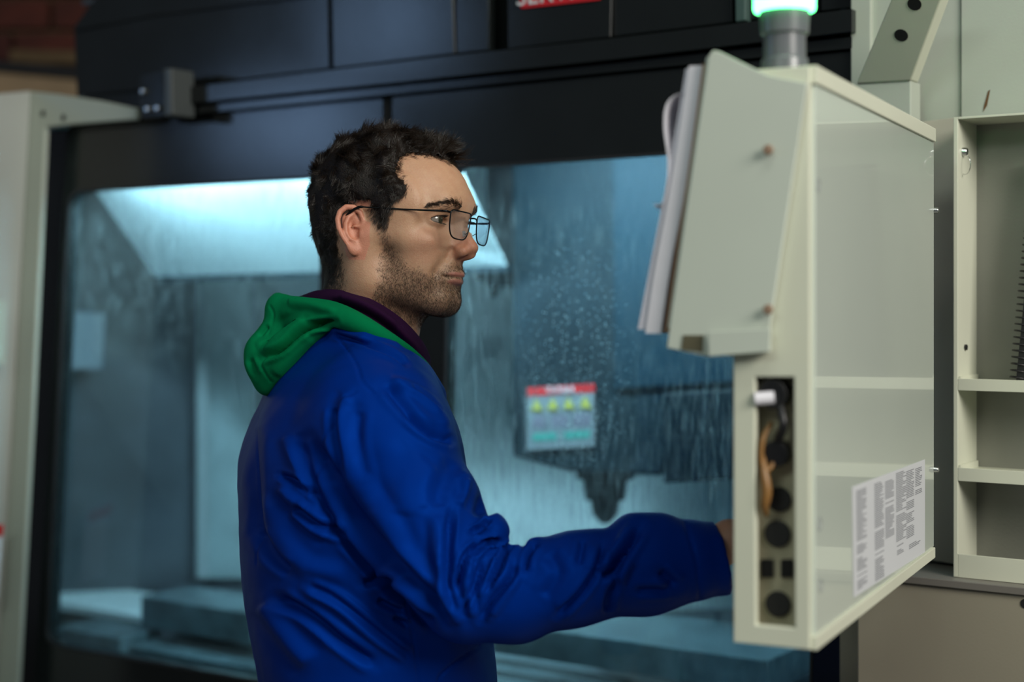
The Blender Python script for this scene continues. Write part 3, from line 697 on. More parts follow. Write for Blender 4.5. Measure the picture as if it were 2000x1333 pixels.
def polydist(x, y, pts):           # distance to an open polyline and parameter 0..1 along it
    best = np.full(len(x), 1e9); tt = np.zeros(len(x)); n = len(pts)-1
    for i in range(n):
        x0, y0 = pts[i]; x1, y1 = pts[i+1]; L = (x1-x0)**2+(y1-y0)**2+1e-9
        t = np.clip(((x-x0)*(x1-x0)+(y-y0)*(y1-y0))/L, 0, 1); d = np.hypot(x-x0-t*(x1-x0), y-y0-t*(y1-y0))
        m = d < best; best = np.where(m, d, best); tt = np.where(m, (i+t)/n, tt)
    return best, tt
def sstep(a, b, x): t = np.clip((x-a)/(b-a), 0, 1); return t*t*(3-2*t)
from mathutils import noise as mn
class VN:                          # cheap vectorised smooth noise: sum of random plane waves
    def __init__(s, seed, freq, n=24):
        r = np.random.default_rng(seed); d = r.normal(size=(n, 3)); d /= np.linalg.norm(d, axis=1)[:, None]
        s.k = d*freq*r.uniform(.5, 1.5, (n, 1))*2*math.pi; s.p = r.uniform(0, 6.28, n); s.n = n
    def __call__(s, V): return np.sin(V@s.k.T+s.p).sum(1)/math.sqrt(s.n/2)

# ================================================================== the man
man = empty('person', (-.21, 2.0, 0), 'man in a blue work jacket and glasses reaching towards the control cabinet', 'person')
PHI = math.radians(25)
HC = np.array([-.1625, 2.0, 1.607]); HF = np.array([math.cos(PHI), -math.sin(PHI), 0]); HL = np.array([math.sin(PHI), math.cos(PHI), 0]); HU = np.array([0, 0, 1.])
ROLL = math.radians(4.5); HL, HU = HL*math.cos(ROLL)-HU*math.sin(ROLL), HU*math.cos(ROLL)+HL*math.sin(ROLL)
def H2W(p): p = np.atleast_2d(np.array(p, float)); return HC+p[:, :1]*HF+p[:, 1:2]*HL+p[:, 2:3]*HU
def W2H(V): D = V-HC; return np.stack([D@HF, D@HL, D@HU], 1)

def head_field():
    g = Field((-.125, -.105, -.235), (.15, .105, .14), .0013)
    g.ell((0, 0, .045), (.097, .075, .079), .0)
    g.ell((.036, 0, .045), (.076, .064, .060), .02)
    g.ell((-.045, 0, .02), (.052, .062, .062), .02)
    g.cap((.094, -.026, .031), (.094, .026, .031), .019, k=.02)
    g.ell((.050, 0, -.030), (.056, .052, .062), .025)
    for s in (-1, 1):
        g.ell((.070, .041*s, -.014), (.024, .020, .017), .018)       # cheekbone
        g.cap((.015, .060*s, -.006), (.055, .056*s, -.012), .012, k=.02)
        g.cap((.004, .056*s, -.012), (.012, .051*s, -.064), .018, .017, k=.02)
        g.cap((.014, .050*s, -.066), (.078, .016*s, -.086), .0165, .016, k=.02)
        g.ell((.055, .035*s, -.048), (.03, .02, .03), .02)
        g.ell((.050, .060*s, .03), (.028, .012, .03), .02)           # temple
    g.cap((.085, -.009, -.085), (.085, .009, -.085), .0185, k=.012)   # chin
    g.ell((.076, 0, -.055), (.029, .030, .022), .015)                # muzzle
    # eye sockets
    for s in (-1, 1):
        g.ell((.112, .034*s, .0135), (.017, .019, .0125), .014, 'sub')
        g.ell((.084, .0325*s, .0140), (.0145, .0155, .0125), .004)      # lids over the eyeball
        g.cap((.087, .022*s, .0275), (.081, .045*s, .0285), .0075, .006, k=.010)   # brow fat
        g.ell((.094, .0335*s, .0135), (.016, .0140, .0044), .0015, 'sub')
    # nose
    g.chain([(.106, 0, .020), (.109, 0, .006), (.1165, 0, -.006), (.1225, 0, -.0185)], [.0075, .006, .0065, .0095], .012)
    g.cap((.100, 0, .002), (.106, 0, -.022), .010, .013, k=.010)
    for s in (-1, 1):
        g.ell((.1135, .0115*s, -.0245), (.0105, .0070, .0078), .005)
        g.ell((.1165, .0085*s, -.0325), (.0062, .0032, .0040), .0015, 'sub')
        g.cap((.104, .017*s, -.022), (.100, .020*s, -.0335), .0025, k=.004, op='sub')
    g.ell((.117, 0, -.0285), (.0105, .0035, .006), .004)
    # lips
    g.chain([(.0965, -.021, -.0560), (.1045, -.011, -.0530), (.1085, 0, -.0525), (.1045, .011, -.0530), (.0965, .021, -.0560)], [.0025, .0045, .0055, .0045, .0025], .005)
    g.chain([(.0965, -.019, -.0575), (.1035, -.010, -.0610), (.1060, 0, -.0622), (.1035, .010, -.0610), (.0965, .019, -.0575)], [.0025, .0048, .0056, .0048, .0025], .004)
    g.chain([(.0975, -.0245, -.0575), (.109, -.010, -.0570), (.1135, 0, -.0572), (.109, .010, -.0570), (.0975, .0245, -.0575)], [.0018, .0014, .0012, .0014, .0018], .003, 'sub')
    g.cap((.113, -.008, -.0735), (.113, .008, -.0735), .0055, k=.012, op='sub')
    for s in (-1, 1): g.cap((.106, .0225*s, -.028), (.092, .034*s, -.054), .002, k=.012, op='sub')
    # neck
    g.cap((-.020, 0, -.03), (-.046, 0, -.26), .056, .062, k=.03)
    for s in (-1, 1): g.cap((-.010, .052*s, -.030), (.005, .02*s, -.20), .014, .014, k=.03)
    g.cap((.030, 0, -.095), (-.004, 0, -.22), .022, .030, k=.03)
    g.ell((.020, 0, -.135), (.020, .012, .014), .02)                  # larynx
    # ears: coordinates in the ear's own plane
    for s in (-1, 1):
        ez = np.array([-.20, 0, .98]); ez /= np.linalg.norm(ez); ef = np.array([.90, -.40*s, .18]); ef -= ez*(ef@ez); ef /= np.linalg.norm(ef); eo = np.cross(ez, ef)*(1 if s < 0 else -1)
        eo = eo if eo[1]*s > 0 else -eo
        c = np.array([-.0035, .075*s, -.0065])
        E = lambda a, b, o=0.: c+ef*a*1.04/1000+ez*b*1.02/1000+eo*(o*1.15+.6)/1000
        rim = [(9, 6, 0), (12, 14, 2), (10, 24, 3.5), (3, 31.5, 4.5), (-6, 33, 5), (-14, 28, 5.5), (-18, 19, 6), (-18, 8, 6), (-15, -3, 5.5), (-11, -12, 4), (-7, -20, 3)]
        plate_ = [(6, 10, -3), (0, 22, -1), (-8, 20, 0), (-10, 8, 0), (-6, -4, -1), (-2, -14, -1)]
        g.chain([E(p[0], p[1], p[2]-2) for p in plate_], [.0068, .0072, .0068, .0068, .0068, .006], .003)
        g.ell(E(-3, 10, 6.5), (.0115, .0065, .016), .004, 'sub', rot=np.stack([ef, eo, ez]))
        g.chain([E(*p) for p in rim], [.0022, .003, .0034, .0036, .0037, .0037, .0035, .0033, .0031, .0030, .0035], .0025)
        g.chain([E(1, 24, 2.5), E(-5, 20, 3.5), E(-9.5, 12, 4), E(-10, 2, 4), E(-6, -7, 3.5), E(0, -11, 3)], [.0022, .0028, .003, .0028, .0028, .0022], .003)   # antihelix
        g.ell(E(0, 1, 3.5), (.0075, .0055, .0095), .002, 'sub', rot=np.stack([ef, eo, ez]))   # concha
        g.chain([E(8, 7, 1), E(2, 8, 1.5), E(-3, 8.5, 1.5)], [.0025, .0018, .001], .002)      # crus
        g.ell(E(8, -3, 2.0), (.0040, .0035, .0062), .003, rot=np.stack([ef, eo, ez]))         # tragus
        g.ell(E(-3.5, -20, 2.0), (.0078, .0040, .0085), .004, rot=np.stack([ef, eo, ez]))      # lobe
    return g
hg = head_field(); HV, HFc = hg.mesh(2)
hx, hy, hz = HV.T
HN = vnorm(HV, HFc)
# hair line, traced on the near side and mirrored
HP = [(899, 300), (893, 318), (880, 316), (850, 306), (815, 302), (790, 306), (779, 316), (776, 332), (790, 352), (800, 372), (786, 386), (769, 398), (764, 428), (757, 446), (739, 445), (733, 424), (722, 403), (700, 400), (676, 404), (660, 425), (658, 455), (664, 495), (664, 525), (655, 560), (640, 568), (560, 540), (560, 180), (760, 180), (910, 220)]
def nearpx(Vh): q = Vh.copy(); q[:, 1] = -np.abs(q[:, 1]); return proj(H2W(q))
sx, sy = nearpx(HV)
ed, _ = polydist(sx, sy, HP[:24])
isear = (np.abs(hy) > .0735) & (hx > -.04) & (hx < .018) & (hz < .036) & (hz > -.04)
jx, jy = VN(41, 60)(HV)*2.2+VN(43, 150)(HV)*1.5, VN(42, 60)(HV)*2.2+VN(44, 150)(HV)*1.5
sx, sy = sx+jx, sy+jy; ed, _ = polydist(sx, sy, HP[:24])
inh = inpoly(sx, sy, HP) & ~isear & (hz > -.09)
hd_in = np.where(inh, ed, 0)           # pixels inside the hair line
# ---- skin colour masks, with eye-socket shade painted in
skin = np.tile(np.array([.52, .29, .18]), (len(HV), 1))
def blend(mask, col): 
    global skin
    skin = skin*(1-mask[:, None])+np.array(col)*mask[:, None]
def ball(c, r, f=1.6): d = np.linalg.norm((HV-np.array(c))/np.array(r), axis=1); return 1-sstep(1/f, f, d)
blend(.5*ball((.120, 0, -.022), (.022, .02, .016)), (.56, .17, .11))
for s in (-1, 1):
    blend(.30*ball((.08, .045*s, -.02), (.02, .02, .02)), (.58, .24, .16))
    blend(.55*isear*1.0*(np.sign(hy) == s), (.62, .20, .14))
    blend(.45*ball((.086, .034*s, -.006), (.012, .016, .008)), (.34, .17, .11))  # under-eye shade painted into the skin tone
for s in (-1, 1): blend(.35*ball((.088, .034*s, .020), (.014, .018, .007)), (.30, .15, .09))  # socket shade above the eyes, painted into the skin tone
lip = np.maximum(ball((.104, 0, -.0530), (.012, .021, .0036), 1.25), ball((.103, 0, -.0625), (.012, .019, .0042), 1.25))
blend(.85*lip, (.47, .17, .14))
px_, py_ = sx, sy
BEARD = [(738, 445), (760, 448), (770, 470), (785, 500), (815, 520), (845, 528), (862, 515), (885, 506), (909, 512), (915, 545), (900, 560), (915, 640), (840, 660), (700, 610), (725, 560), (738, 510)]
bd, _ = polydist(sx, sy, BEARD+[BEARD[0]])
inb = inpoly(sx, sy, BEARD) & ~isear
bmask = np.where(inb, sstep(0, 22, bd), 0)*(1-lip)
blend(.34*bmask, (.20, .125, .09))
blend(.9*np.where(inh, sstep(0, 10, hd_in), 0), (.035, .02, .014))
nape = ball((-.075, -.02, -.06), (.05, .07, .035), 1.5)*(~inh)*(hx < -.015)
blend(.45*nape, (.16, .10, .07))
mott = VN(4, 90)(HV)*.5+VN(5, 260)(HV)*.5
skin *= (1+.045*mott[:, None]*np.array([.5, 1, 1.1]))
BV = H2W(HV)
def skin_mat():
    t = NT('skin'); a = t.n('VertexColor', layer_name='tone'); tc = t.n('TexCoord')
    n1 = t.n('TexNoise', {'Vector': (tc, 'Object'), 'Scale': 900, 'Detail': 3}); n2 = t.n('TexVoronoi', {'Vector': (tc, 'Object'), 'Scale': 520})
    h = t.n('Math', {0: n1, 1: n2}, operation='ADD'); b = t.n('Bump', {'Height': h, 'Strength': .28, 'Distance': .0006})
    return t.end(t.n('BsdfPrincipled', {'Base Color': a, 'Roughness': .47, 'Subsurface Weight': .12, 'Subsurface Radius': (.9, .3, .15), 'Subsurface Scale': .008, 'Normal': b, 'Specular IOR Level': .45}))
m_skin = skin_mat()

# ---- hands (right one presses a key on the far side of the pendant, left one hangs)
def hand(F, wrist, dirv, palmn, side, pose, back):
    """dirv: along the fingers, palmn: out of the palm, side: towards the thumb"""
    wrist = np.array(wrist, float); d = np.array(dirv, float)/np.linalg.norm(dirv); p = np.array(palmn, float); p -= d*(p@d); p /= np.linalg.norm(p); t = np.cross(d, p)*side
    W = lambda a, b, c=0: wrist+d*a+t*b+p*c
    F.chain([np.array(back), W(0, 0), W(.02, 0)], [.024, .0245, .024], .01)
    F.chain([W(.02, .018), W(.088, .026)], [.014, .012], .012); F.chain([W(.02, .004), W(.092, .008)], [.015, .012], .012)
    F.chain([W(.02, -.010), W(.088, -.010)], [.015, .012], .012); F.chain([W(.02, -.018), W(.078, -.027)], [.013, .0115], .012)
    for i, (b, L, x0) in enumerate(((.027, (.044, .026, .021), .090), (.008, (.048, .030, .022), .094), (-.011, (.044, .028, .021), .090), (-.029, (.034, .021, .019), .080))):
        c = pose[i]; q = W(x0, b); pts = [q]; ang = 0
        for j, l in enumerate(L): ang += c[j]; q = q+(d*math.cos(ang)+p*math.sin(ang)+t*(b*.8))*l; pts.append(q)
        F.chain(pts, [.0098, .0090, .0082, .0070], .004, inner=.003)
    th = [W(.012, .020, .006), W(.045, .043, .014), W(.072, .056, .020), W(.096, .058, .026)]
    F.chain(th, [.014, .0115, .0098, .008], .008, inner=.004)
HWR = np.array(P(1425, 1056, 1.772)); tgt = np.array(PK+PG*(WD+.010)+PE*.385+Vector((0, 0, 1.222)))
hf = Field((HWR[0]-.12, HWR[1]-.14, HWR[2]-.14), (HWR[0]+.24, HWR[1]+.16, HWR[2]+.12), .0022)
hand(hf, HWR, tgt-HWR, (.15, .2, -1), 1, [(.05, .05, .05), (.5, .9, .5), (.6, 1.0, .6), (.7, 1.0, .6)], P(1380, 1084, 1.768))
RV, RF = hf.mesh(1)
# hanging left hand
LW = np.array([-.19, 2.30, .84]); lf_ = Field(LW-np.array([.12, .12, .26]), LW+np.array([.12, .12, .12]), .003)
hand(lf_, LW, (.15, 0, -1), (-.2, -1, 0), 1, [(.25, .4, .3)]*4, LW+np.array([-.005, 0, .06]))
LV, LF = lf_.mesh(1)
bodyo = npmesh('body', BV, HFc, m_skin, man, {'tone': skin})
npmesh('hand', RV, RF, m_skin, man, {'tone': np.tile([.50, .26, .17], (len(RV), 1))})
npmesh('hand', LV, LF, m_skin, man, {'tone': np.tile([.50, .26, .17], (len(LV), 1))})

# ---- eyes
def eye_mat():
    t = NT('eye'); a = t.n('VertexColor', layer_name='tone')
    return t.end(t.n('BsdfPrincipled', {'Base Color': a, 'Roughness': .08, 'Coat Weight': 1.0, 'Coat Roughness': .02}))
m_eye = eye_mat()
for s in (-1, 1):
    c = np.array([.0852, .0325*s, .0140]); R = .0118; nu, nv = 48, 32
    g_ = np.array([.96, -.02, -.02 if s < 0 else -.02]); g_ = np.array([math.cos(.18), math.sin(.18)*-.2, -.03]); g_ /= np.linalg.norm(g_)
    a1 = np.cross(g_, [0, 0, 1]); a1 /= np.linalg.norm(a1); a2 = np.cross(g_, a1)
    vs = []; 
    for i in range(nv+1):
        th = math.pi*i/nv
        for j in range(nu):
            ph = 2*math.pi*j/nu; r = R+(.0007*max(0, 1-(th/.52)**2)); vs.append(c+r*(math.cos(th)*g_+math.sin(th)*(math.cos(ph)*a1+math.sin(ph)*a2)))
    vs = np.array(vs); th = np.repeat(np.pi*np.arange(nv+1)/nv, nu)
    col = np.where((th < .19)[:, None], [.004, .004, .004], np.where((th < .52)[:, None], [.05, .045, .025], [.30, .26, .23]))
    fs = np.array([(i*nu+j, i*nu+(j+1) % nu, (i+1)*nu+(j+1) % nu, (i+1)*nu+j) for i in range(nv) for j in range(nu)])
    npmesh('eye', H2W(vs), fs[:, ::-1], m_eye, man, {'tone': col})

# ---- hair: a volume grown off the scalp plus strands
thick = sstep(0, 26-14*sstep(.05, .09, hx), hd_in)*(.006+.010*sstep(.02, .09, hz)+.004*sstep(.04, .10, hx)*sstep(.06, .10, hz))
thick *= (.35+.65*sstep(-.075, -.005, hz))
wav = VN(11, 22)(HV); thick2 = thick*(1+.16*wav)
hm = inh[HFc].all(1); used_ = np.unique(HFc[hm]); remap = np.full(len(HV), -1); remap[used_] = np.arange(len(used_))
CV = HV[used_]+HN[used_]*(thick2[used_, None]-.0006)+np.array([.55, 0, .15])*(thick2[used_]*sstep(.05, .10, hx[used_])*sstep(.05, .09, hz[used_]))[:, None]
CF = remap[HFc[hm]]
for _ in range(5): CV = lap(CV, CF, .5)
m_hair = mat('dark_brown_hair', (.009, .0055, .0042), .45, noise=.5, nscale=160, bump=.6, bscale=620, spec=.3)
hairo = npmesh('hair', H2W(CV), CF, m_hair, man)
def strands(name, root, dirs, length, nseg, curl, rad, m, parent, seed, clump=0.0, tipr=.35, freq=60):
    n = len(root); pts = np.zeros((n, nseg, 3)); p = root.copy(); d = dirs.copy(); pts[:, 0] = p
    A = [VN(seed+i, freq) for i in range(3)]; B = [VN(seed+9+i, freq*3) for i in range(3)]
    for k in range(1, nseg):
        w1 = np.stack([a(p) for a in A], 1)*curl+np.stack([a(p) for a in B], 1)*curl*.4
        d = d+w1; d /= np.linalg.norm(d, axis=1)[:, None]; p = p+d*(length/(nseg-1))[:, None]; pts[:, k] = p
    cu = bpy.data.hair_curves.new(name); cu.add_curves([nseg]*n)
    W = (H2W(pts.reshape(-1, 3))-np.array(wloc(parent))).astype(np.float32)
    cu.attributes['position'].data.foreach_set('vector', W.ravel())
    ra = cu.attributes.new('radius', 'FLOAT', 'POINT') if 'radius' not in cu.attributes else cu.attributes['radius']
    rr_ = np.tile(np.linspace(1, tipr, nseg), n)*np.repeat(rad if hasattr(rad, '__len__') else np.full(n, rad), nseg)
    ra.data.foreach_set('value', rr_.astype(np.float32))
    cu.materials.append(m); o = bpy.data.objects.new(name, cu); COL.objects.link(o); o.parent = parent; o['kind'] = 'stuff'; return o
def sample(V, F, wgt, n, rng):
    A = np.linalg.norm(np.cross(V[F[:, 2]]-V[F[:, 0]], V[F[:, 3]]-V[F[:, 1]]), axis=1)*wgt; cdf = np.cumsum(A); cdf /= cdf[-1]
    fi = np.searchsorted(cdf, rng.uniform(size=n)); u, v = rng.uniform(size=(2, n, 1))
    q = V[F[fi]]; p = (q[:, 0]*(1-u)+q[:, 1]*u)*(1-v)+(q[:, 3]*(1-u)+q[:, 2]*u)*v
    return p, fi
CN = vnorm(CV, CF); rng = np.random.default_rng(21)
root, fi = sample(CV, CF, np.ones(len(CF)), 52000, rng); nn = CN[CF[fi, 0]]
top = sstep(.045, .10, root[:, 2])[:, None]; front = (sstep(.04, .09, root[:, 0])[:, None])*top
flow = np.array([.75, 0, .15])*top+np.array([-.35, 0, -.9])*(1-top)+np.array([.3, 0, .8])*front
lowf = np.stack([VN(31+i, 16)(root) for i in range(3)], 1)
flow = flow+lowf*.35
flow -= nn*(flow*nn).sum(1)[:, None]; flow /= np.linalg.norm(flow, axis=1)[:, None]
lift = .12+.12*top[:, 0]+.30*front[:, 0]; d0 = flow+nn*(lift+.12*rng.normal(size=len(root)))[:, None]; d0 /= np.linalg.norm(d0, axis=1)[:, None]
ln = (.008+.010*top[:, 0]+.008*front[:, 0])*rng.uniform(.6, 1.25, len(root))*(.35+.65*sstep(-.08, -.01, root[:, 2]))
m_strand = mat('hair_strand', (.020, .0125, .0085), .32, spec=.6)
strands('hair_strands', root-nn*.0015, d0, ln, 7, .11, .00021, m_strand, man, 50, freq=42)
# fading nape and hairline fuzz
edge_w = (np.where(inh[HFc[:, 0]], 1-sstep(6, 20, hd_in[HFc[:, 0]]), 0)+1.3*np.where(~inh[HFc[:, 0]], nape[HFc[:, 0]], 0))+.25*np.where(~inh[HFc[:, 0]] & ~isear[HFc[:, 0]] & (ed[HFc[:, 0]] < 4), 1, 0)
root, fi = sample(HV, HFc, edge_w, 14000, rng); nn = HN[HFc[fi, 0]]
fl = np.array([-.15, 0, -1.])+np.array([.9, 0, .9])*sstep(.05, .08, root[:, 2])[:, None]; fl = fl-nn*(fl*nn).sum(1)[:, None]; d0 = fl/np.linalg.norm(fl, axis=1)[:, None]+nn*.5+.25*rng.normal(size=root.shape); d0 /= np.linalg.norm(d0, axis=1)[:, None]
strands('hairline_fuzz', root, d0, (.003+.005*sstep(-.06, .0, root[:, 2]))*rng.uniform(.6, 1.3, len(root)), 4, .10, .00013, m_strand, man, 70)
# stubble
bw = bmask[HFc[:, 0]]*(np.abs(hy[HFc[:, 0]]) < .09)
root, fi = sample(HV, HFc, bw, 19000, rng); nn = HN[HFc[fi, 0]]
fl = np.array([.25, 0, -1.])-nn*(np.array([.25, 0, -1.])*nn).sum(1)[:, None]; d0 = fl/np.linalg.norm(fl, axis=1)[:, None]+nn*.55+.3*rng.normal(size=root.shape); d0 /= np.linalg.norm(d0, axis=1)[:, None]
strands('stubble', root, d0, .0022*rng.uniform(.5, 1.4, len(root)), 3, .08, .0001, mat('stubble_hair', (.06, .035, .022), .5), man, 80)
# eyebrows
root = []; dd = []
for s in (-1, 1):
    for _ in range(1050):
        t_ = rng.uniform(); y_ = .014+.040*t_; zc = .0305+.0065*math.sin(math.pi*min(1, t_*1.05)*.75)-.005*t_**2; zz = zc-.001+rng.normal()*.0030*(1-.35*t_)
        root.append((y_*s, zz)); dd.append((-.25*t_, .7*s+.1, .55*(1-t_)-.25*t_))
root = np.array(root); 
from mathutils.bvhtree import BVHTree
bv = BVHTree.FromPolygons([tuple(v) for v in HV[:]], [tuple(f) for f in HFc[(hx[HFc[:, 0]] > .03) & (hz[HFc[:, 0]] > -.02) & (hz[HFc[:, 0]] < .07)]])
rp_, rn_, rd_ = [], [], []
for (y_, z_), d_ in zip(root, dd):
    hit = bv.ray_cast(Vector((.2, y_, z_)), Vector((-1, 0, 0)))
    if hit[0] is None: continue
    rp_.append(hit[0]); rn_.append(hit[1]); rd_.append(d_)
rp_, rn_, rd_ = np.array(rp_), np.array(rn_), np.array(rd_); rn_ *= np.sign(rn_[:, :1]+1e-9)
rd_ = rd_-rn_*(rd_*rn_).sum(1)[:, None]; rd_ = rd_/np.linalg.norm(rd_, axis=1)[:, None]+rn_*.22
strands('eyebrows', rp_-rn_*.0003, rd_/np.linalg.norm(rd_, axis=1)[:, None], .0065*rng.uniform(.5, 1.2, len(rp_)), 5, .10, .00013, mat('brow_hair', (.035, .021, .014), .5), man, 90)
# lashes
lr, ldv = [], []
for s in (-1, 1):
    for up_ in (1, -1):
        for t_ in np.linspace(-.9, .9, 60):
            y_ = .0335*s+.0125*t_; z_ = .0135+up_*.0042*math.sqrt(1-t_*t_*.8); x_ = .0965-.006*(t_*s+0)**2-.0015*t_*s
            lr.append((.0852+math.sqrt(max(1e-6, .0135**2-(y_-.0325*s)**2-(z_-.0140)**2)), y_, z_)); ldv.append((1, .35*t_, .45*up_))
lr = np.array(lr); ldv = np.array(ldv); ldv /= np.linalg.norm(ldv, axis=1)[:, None]
strands('eyelashes', lr, ldv, np.where(ldv[:, 2] > 0, .0065, .004)*rng.uniform(.8, 1.1, len(lr)), 4, .03, .00010, m_black, man, 95)

# ================================================================== eyeglasses
gw = lambda x, y, z: Vector(H2W((x, y, z))[0])
eg = empty('eyeglasses', gw(.12, 0, 0), "thin black metal rectangular eyeglasses on the man's nose", 'glasses')
m_frame = mat('black_metal_frame', (.008, .010, .012), .3, metal=.6)
def lens_mat():
    t = NT('spectacle_lens'); lw = t.n('Math', {0: (t.n('LayerWeight', {'Blend': .5}), 'Facing'), 1: 4.0}, operation='POWER'); 
    tr = t.n('BsdfTransparent', {'Color': (.93, .94, .96, 1)}); gl = t.n('BsdfGlossy', {'Color': (.85, .82, 1, 1), 'Roughness': .02})
    fac = t.n('MapRange', {'Value': lw, 'To Min': .05, 'To Max': .9})
    return t.end(t.n('MixShader', {0: fac, 1: tr, 2: gl}))
m_lens = lens_mat()
def lens_loop(s, grow=0):
    cs = [(.0085, .0185), (.0555, .0185), (.0545, -.006), (.047, -.0165), (.018, -.0165), (.0105, -.004)]
    cs = [(y+(grow if y > .03 else -grow), z+(grow if z > 0 else -grow)) for y, z in cs]
    r = [.006, .007, .010, .010, .010, .010]; out = []
    n = len(cs)
    for i in range(n):
        p = Vector(cs[i]); a = (Vector(cs[i-1])-p); b = (Vector(cs[(i+1) % n])-p); a = a.normalized()*min(r[i], a.length*.48); b = b.normalized()*min(r[i], b.length*.48)
        for q in range(6):
            t = q/5; v = (1-t)**2*(p+a)+2*t*(1-t)*p+t*t*(p+b); out.append(v)
    pts = []
    for v in out:
        y, z = v; x = .1245-1.9*(y-.004)**2+.10*(z-.003); pts.append(gw(x, y*s, z+.0050))
    return pts
fr_ = empty.__globals__['tube']
frv = []
for s in (-1, 1):
    lp = lens_loop(s); frv.append(tubev(lp, .00095, 6, True))
    nrm = gw(1, 0, 0)-gw(0, 0, 0)
    prism('lens', lens_loop(s, -.0004), (gw(.0006, 0, 0)-gw(0, 0, 0)), m_lens, eg)
frv.append(tubev(spline([gw(.1243, -.0095, 0.0175), gw(.1262, -.005, 0.0182), gw(.1266, 0, 0.0185), gw(.1262, .005, 0.0182), gw(.1243, .0095, 0.0175)], 4), .0011, 6))
frv.append(tubev(spline([gw(.1243, -.0090, 0.0120), gw(.1257, 0, 0.0135), gw(.1243, .0090, 0.0120)], 4), .0008, 6))
for s in (-1, 1):
    frv.append(tubev([gw(.1195, .0555*s, 0.0200), gw(.118, .0600*s, 0.0205), gw(.114, .0640*s, 0.0205)], .0015, 6))
    frv.append(tubev([gw(.1235, .0105*s, 0.0005), gw(.119, .0095*s, -0.0025), gw(.1165, .0088*s, -0.0015)], .0005, 5))
merge('frame', frv, m_frame, eg, smooth=True)
for s in (-1, 1):
    v, f = discv(gw(.1155, .0086*s, -0.0015), Vector(H2W((.3, -s, 0))[0]-HC), .0038, .0012, 14); o = mesh('nose_pad', v, f, mat('clear_pad', (.6, .6, .6), .2) if s < 0 else bpy.data.materials['clear_pad'], eg)
    tp = spline([gw(.114, .0640*s, 0.0205), gw(.10, .0665*s, 0.0210), gw(.06, .0735*s, 0.0227), gw(.02, .0795*s, 0.0250), gw(.002, .0810*s, 0.0250), gw(-.014, .0805*s, 0.0145), gw(-.026, .079*s, -0.0035)], 5)
    tube('temple', tp, [.0016-.0006*min(1, i/10) if i < 18 else .0018 for i in range(len(tp))], m_frame, eg, 8)
# ================================================================== clothes
PSI = math.radians(18); TF = np.array([math.cos(PSI), math.sin(PSI), 0]); TR = np.array([math.sin(PSI), -math.cos(PSI), 0])
def pp(x, y, Z): return np.array(P(x, y, Z))
def gcyl(F, rows, k=.02, op='add'):
    r = np.array(rows, float); lo = [r[:, 1].min()-.3, r[:, 2].min()-.3, r[:, 0].min()]; hi = [r[:, 1].max()+.3, r[:, 2].max()+.3, r[:, 0].max()]
    sl, X, Y, Z = F.sub(lo, hi); z = Z.ravel().astype(float)
    def it(c):                      # smooth interpolation along z
        o = np.argsort(r[:, 0]); zz = r[o, 0]; vv = r[o, c]; m = np.gradient(vv, zz); i = np.clip(np.searchsorted(zz, z)-1, 0, len(zz)-2)
        h = zz[i+1]-zz[i]; t = np.clip((z-zz[i])/h, 0, 1)
        return ((2*t**3-3*t**2+1)*vv[i]+(t**3-2*t*t+t)*h*m[i]+(-2*t**3+3*t*t)*vv[i+1]+(t**3-t*t)*h*m[i+1])[None, None, :].astype(np.float32)
    cx, cy, a, b = it(1), it(2), it(3), it(4); dx, dy = X-cx, Y-cy
    u = dx*TF[0]+dy*TF[1]; v = dx*TR[0]+dy*TR[1]; e = 2.3
    q = (np.abs(u/a)**e+np.abs(v/b)**e)**(1/e); F.comb(sl, ((q-1)*np.minimum(a, b)*.95).astype(np.float32), k, op)
def sch(F, pts, rad, k, n=5):       # chain along a smooth curve with smoothly varying radius
    q = spline([Vector(p) for p in pts], n); r = [p.x for p in spline([Vector((a, 0, 0)) for a in rad], n)]
    F.chain([tuple(p) for p in q], r, k, inner=.004)
def cut(F, p, n, lo, hi):
    q = F.sub(lo, hi)
    if q is None: return
    sl, X, Y, Z = q; n = np.array(n, float)/np.linalg.norm(n); d = (X-p[0])*n[0]+(Y-p[1])*n[1]+(Z-p[2])*n[2]; F.f[sl] = np.maximum(F.f[sl], d.astype(np.float32))
def creases(V, F, strokes, face=True, passes=1, wscale=1):
    N = vnorm(V, F); x, y = proj(V); view = V-np.array([0, 0, CAMZ]); view /= np.linalg.norm(view, axis=1)[:, None]
    fac = sstep(.02, .30, -(N*view).sum(1)); disp = np.zeros(len(V))
    for pts, w, a in strokes:
        pts = [(p.x, p.y) for p in spline([Vector((*q, 0)) for q in pts], 4)] if len(pts) > 2 else pts
        m = (x > min(p[0] for p in pts)-3*w) & (x < max(p[0] for p in pts)+3*w) & (y > min(p[1] for p in pts)-3*w) & (y < max(p[1] for p in pts)+3*w) & (fac > 0)
        if not m.any(): continue
        d, t = polydist(x[m], y[m], pts); d = d/w
        prof = np.exp(-d*d)-.35*np.exp(-((d-1.7)/.8)**2)*(w > 4)
        end = sstep(0, .16, t)*sstep(0, .16, 1-t) if w > 4 else 1
        disp[m] += a*(1.35 if w > 4 else 1)/1000*prof*(.15+.85*end)
    return V+N*(disp*fac)[:, None]
j = Field((-.44, 1.64, .78), (.30, 2.42, 1.53), .0028)
rows = [(.78, -.165, 2.0, .135, .175), (.90, -.168, 2.0, .143, .18), (1.025, -.176, 2.0, .150, .185), (1.147, -.196, 2.0, .150, .20), (1.247, -.208, 2.0, .143, .205), (1.313, -.210, 2.0, .139, .205),
        (1.347, -.209, 2.0, .132, .20), (1.393, -.208, 2.0, .114, .185), (1.427, -.206, 2.0, .098, .15), (1.46, -.205, 2.01, .080, .11), (1.50, -.20, 2.015, .066, .075)]
gcyl(j, rows, 0)
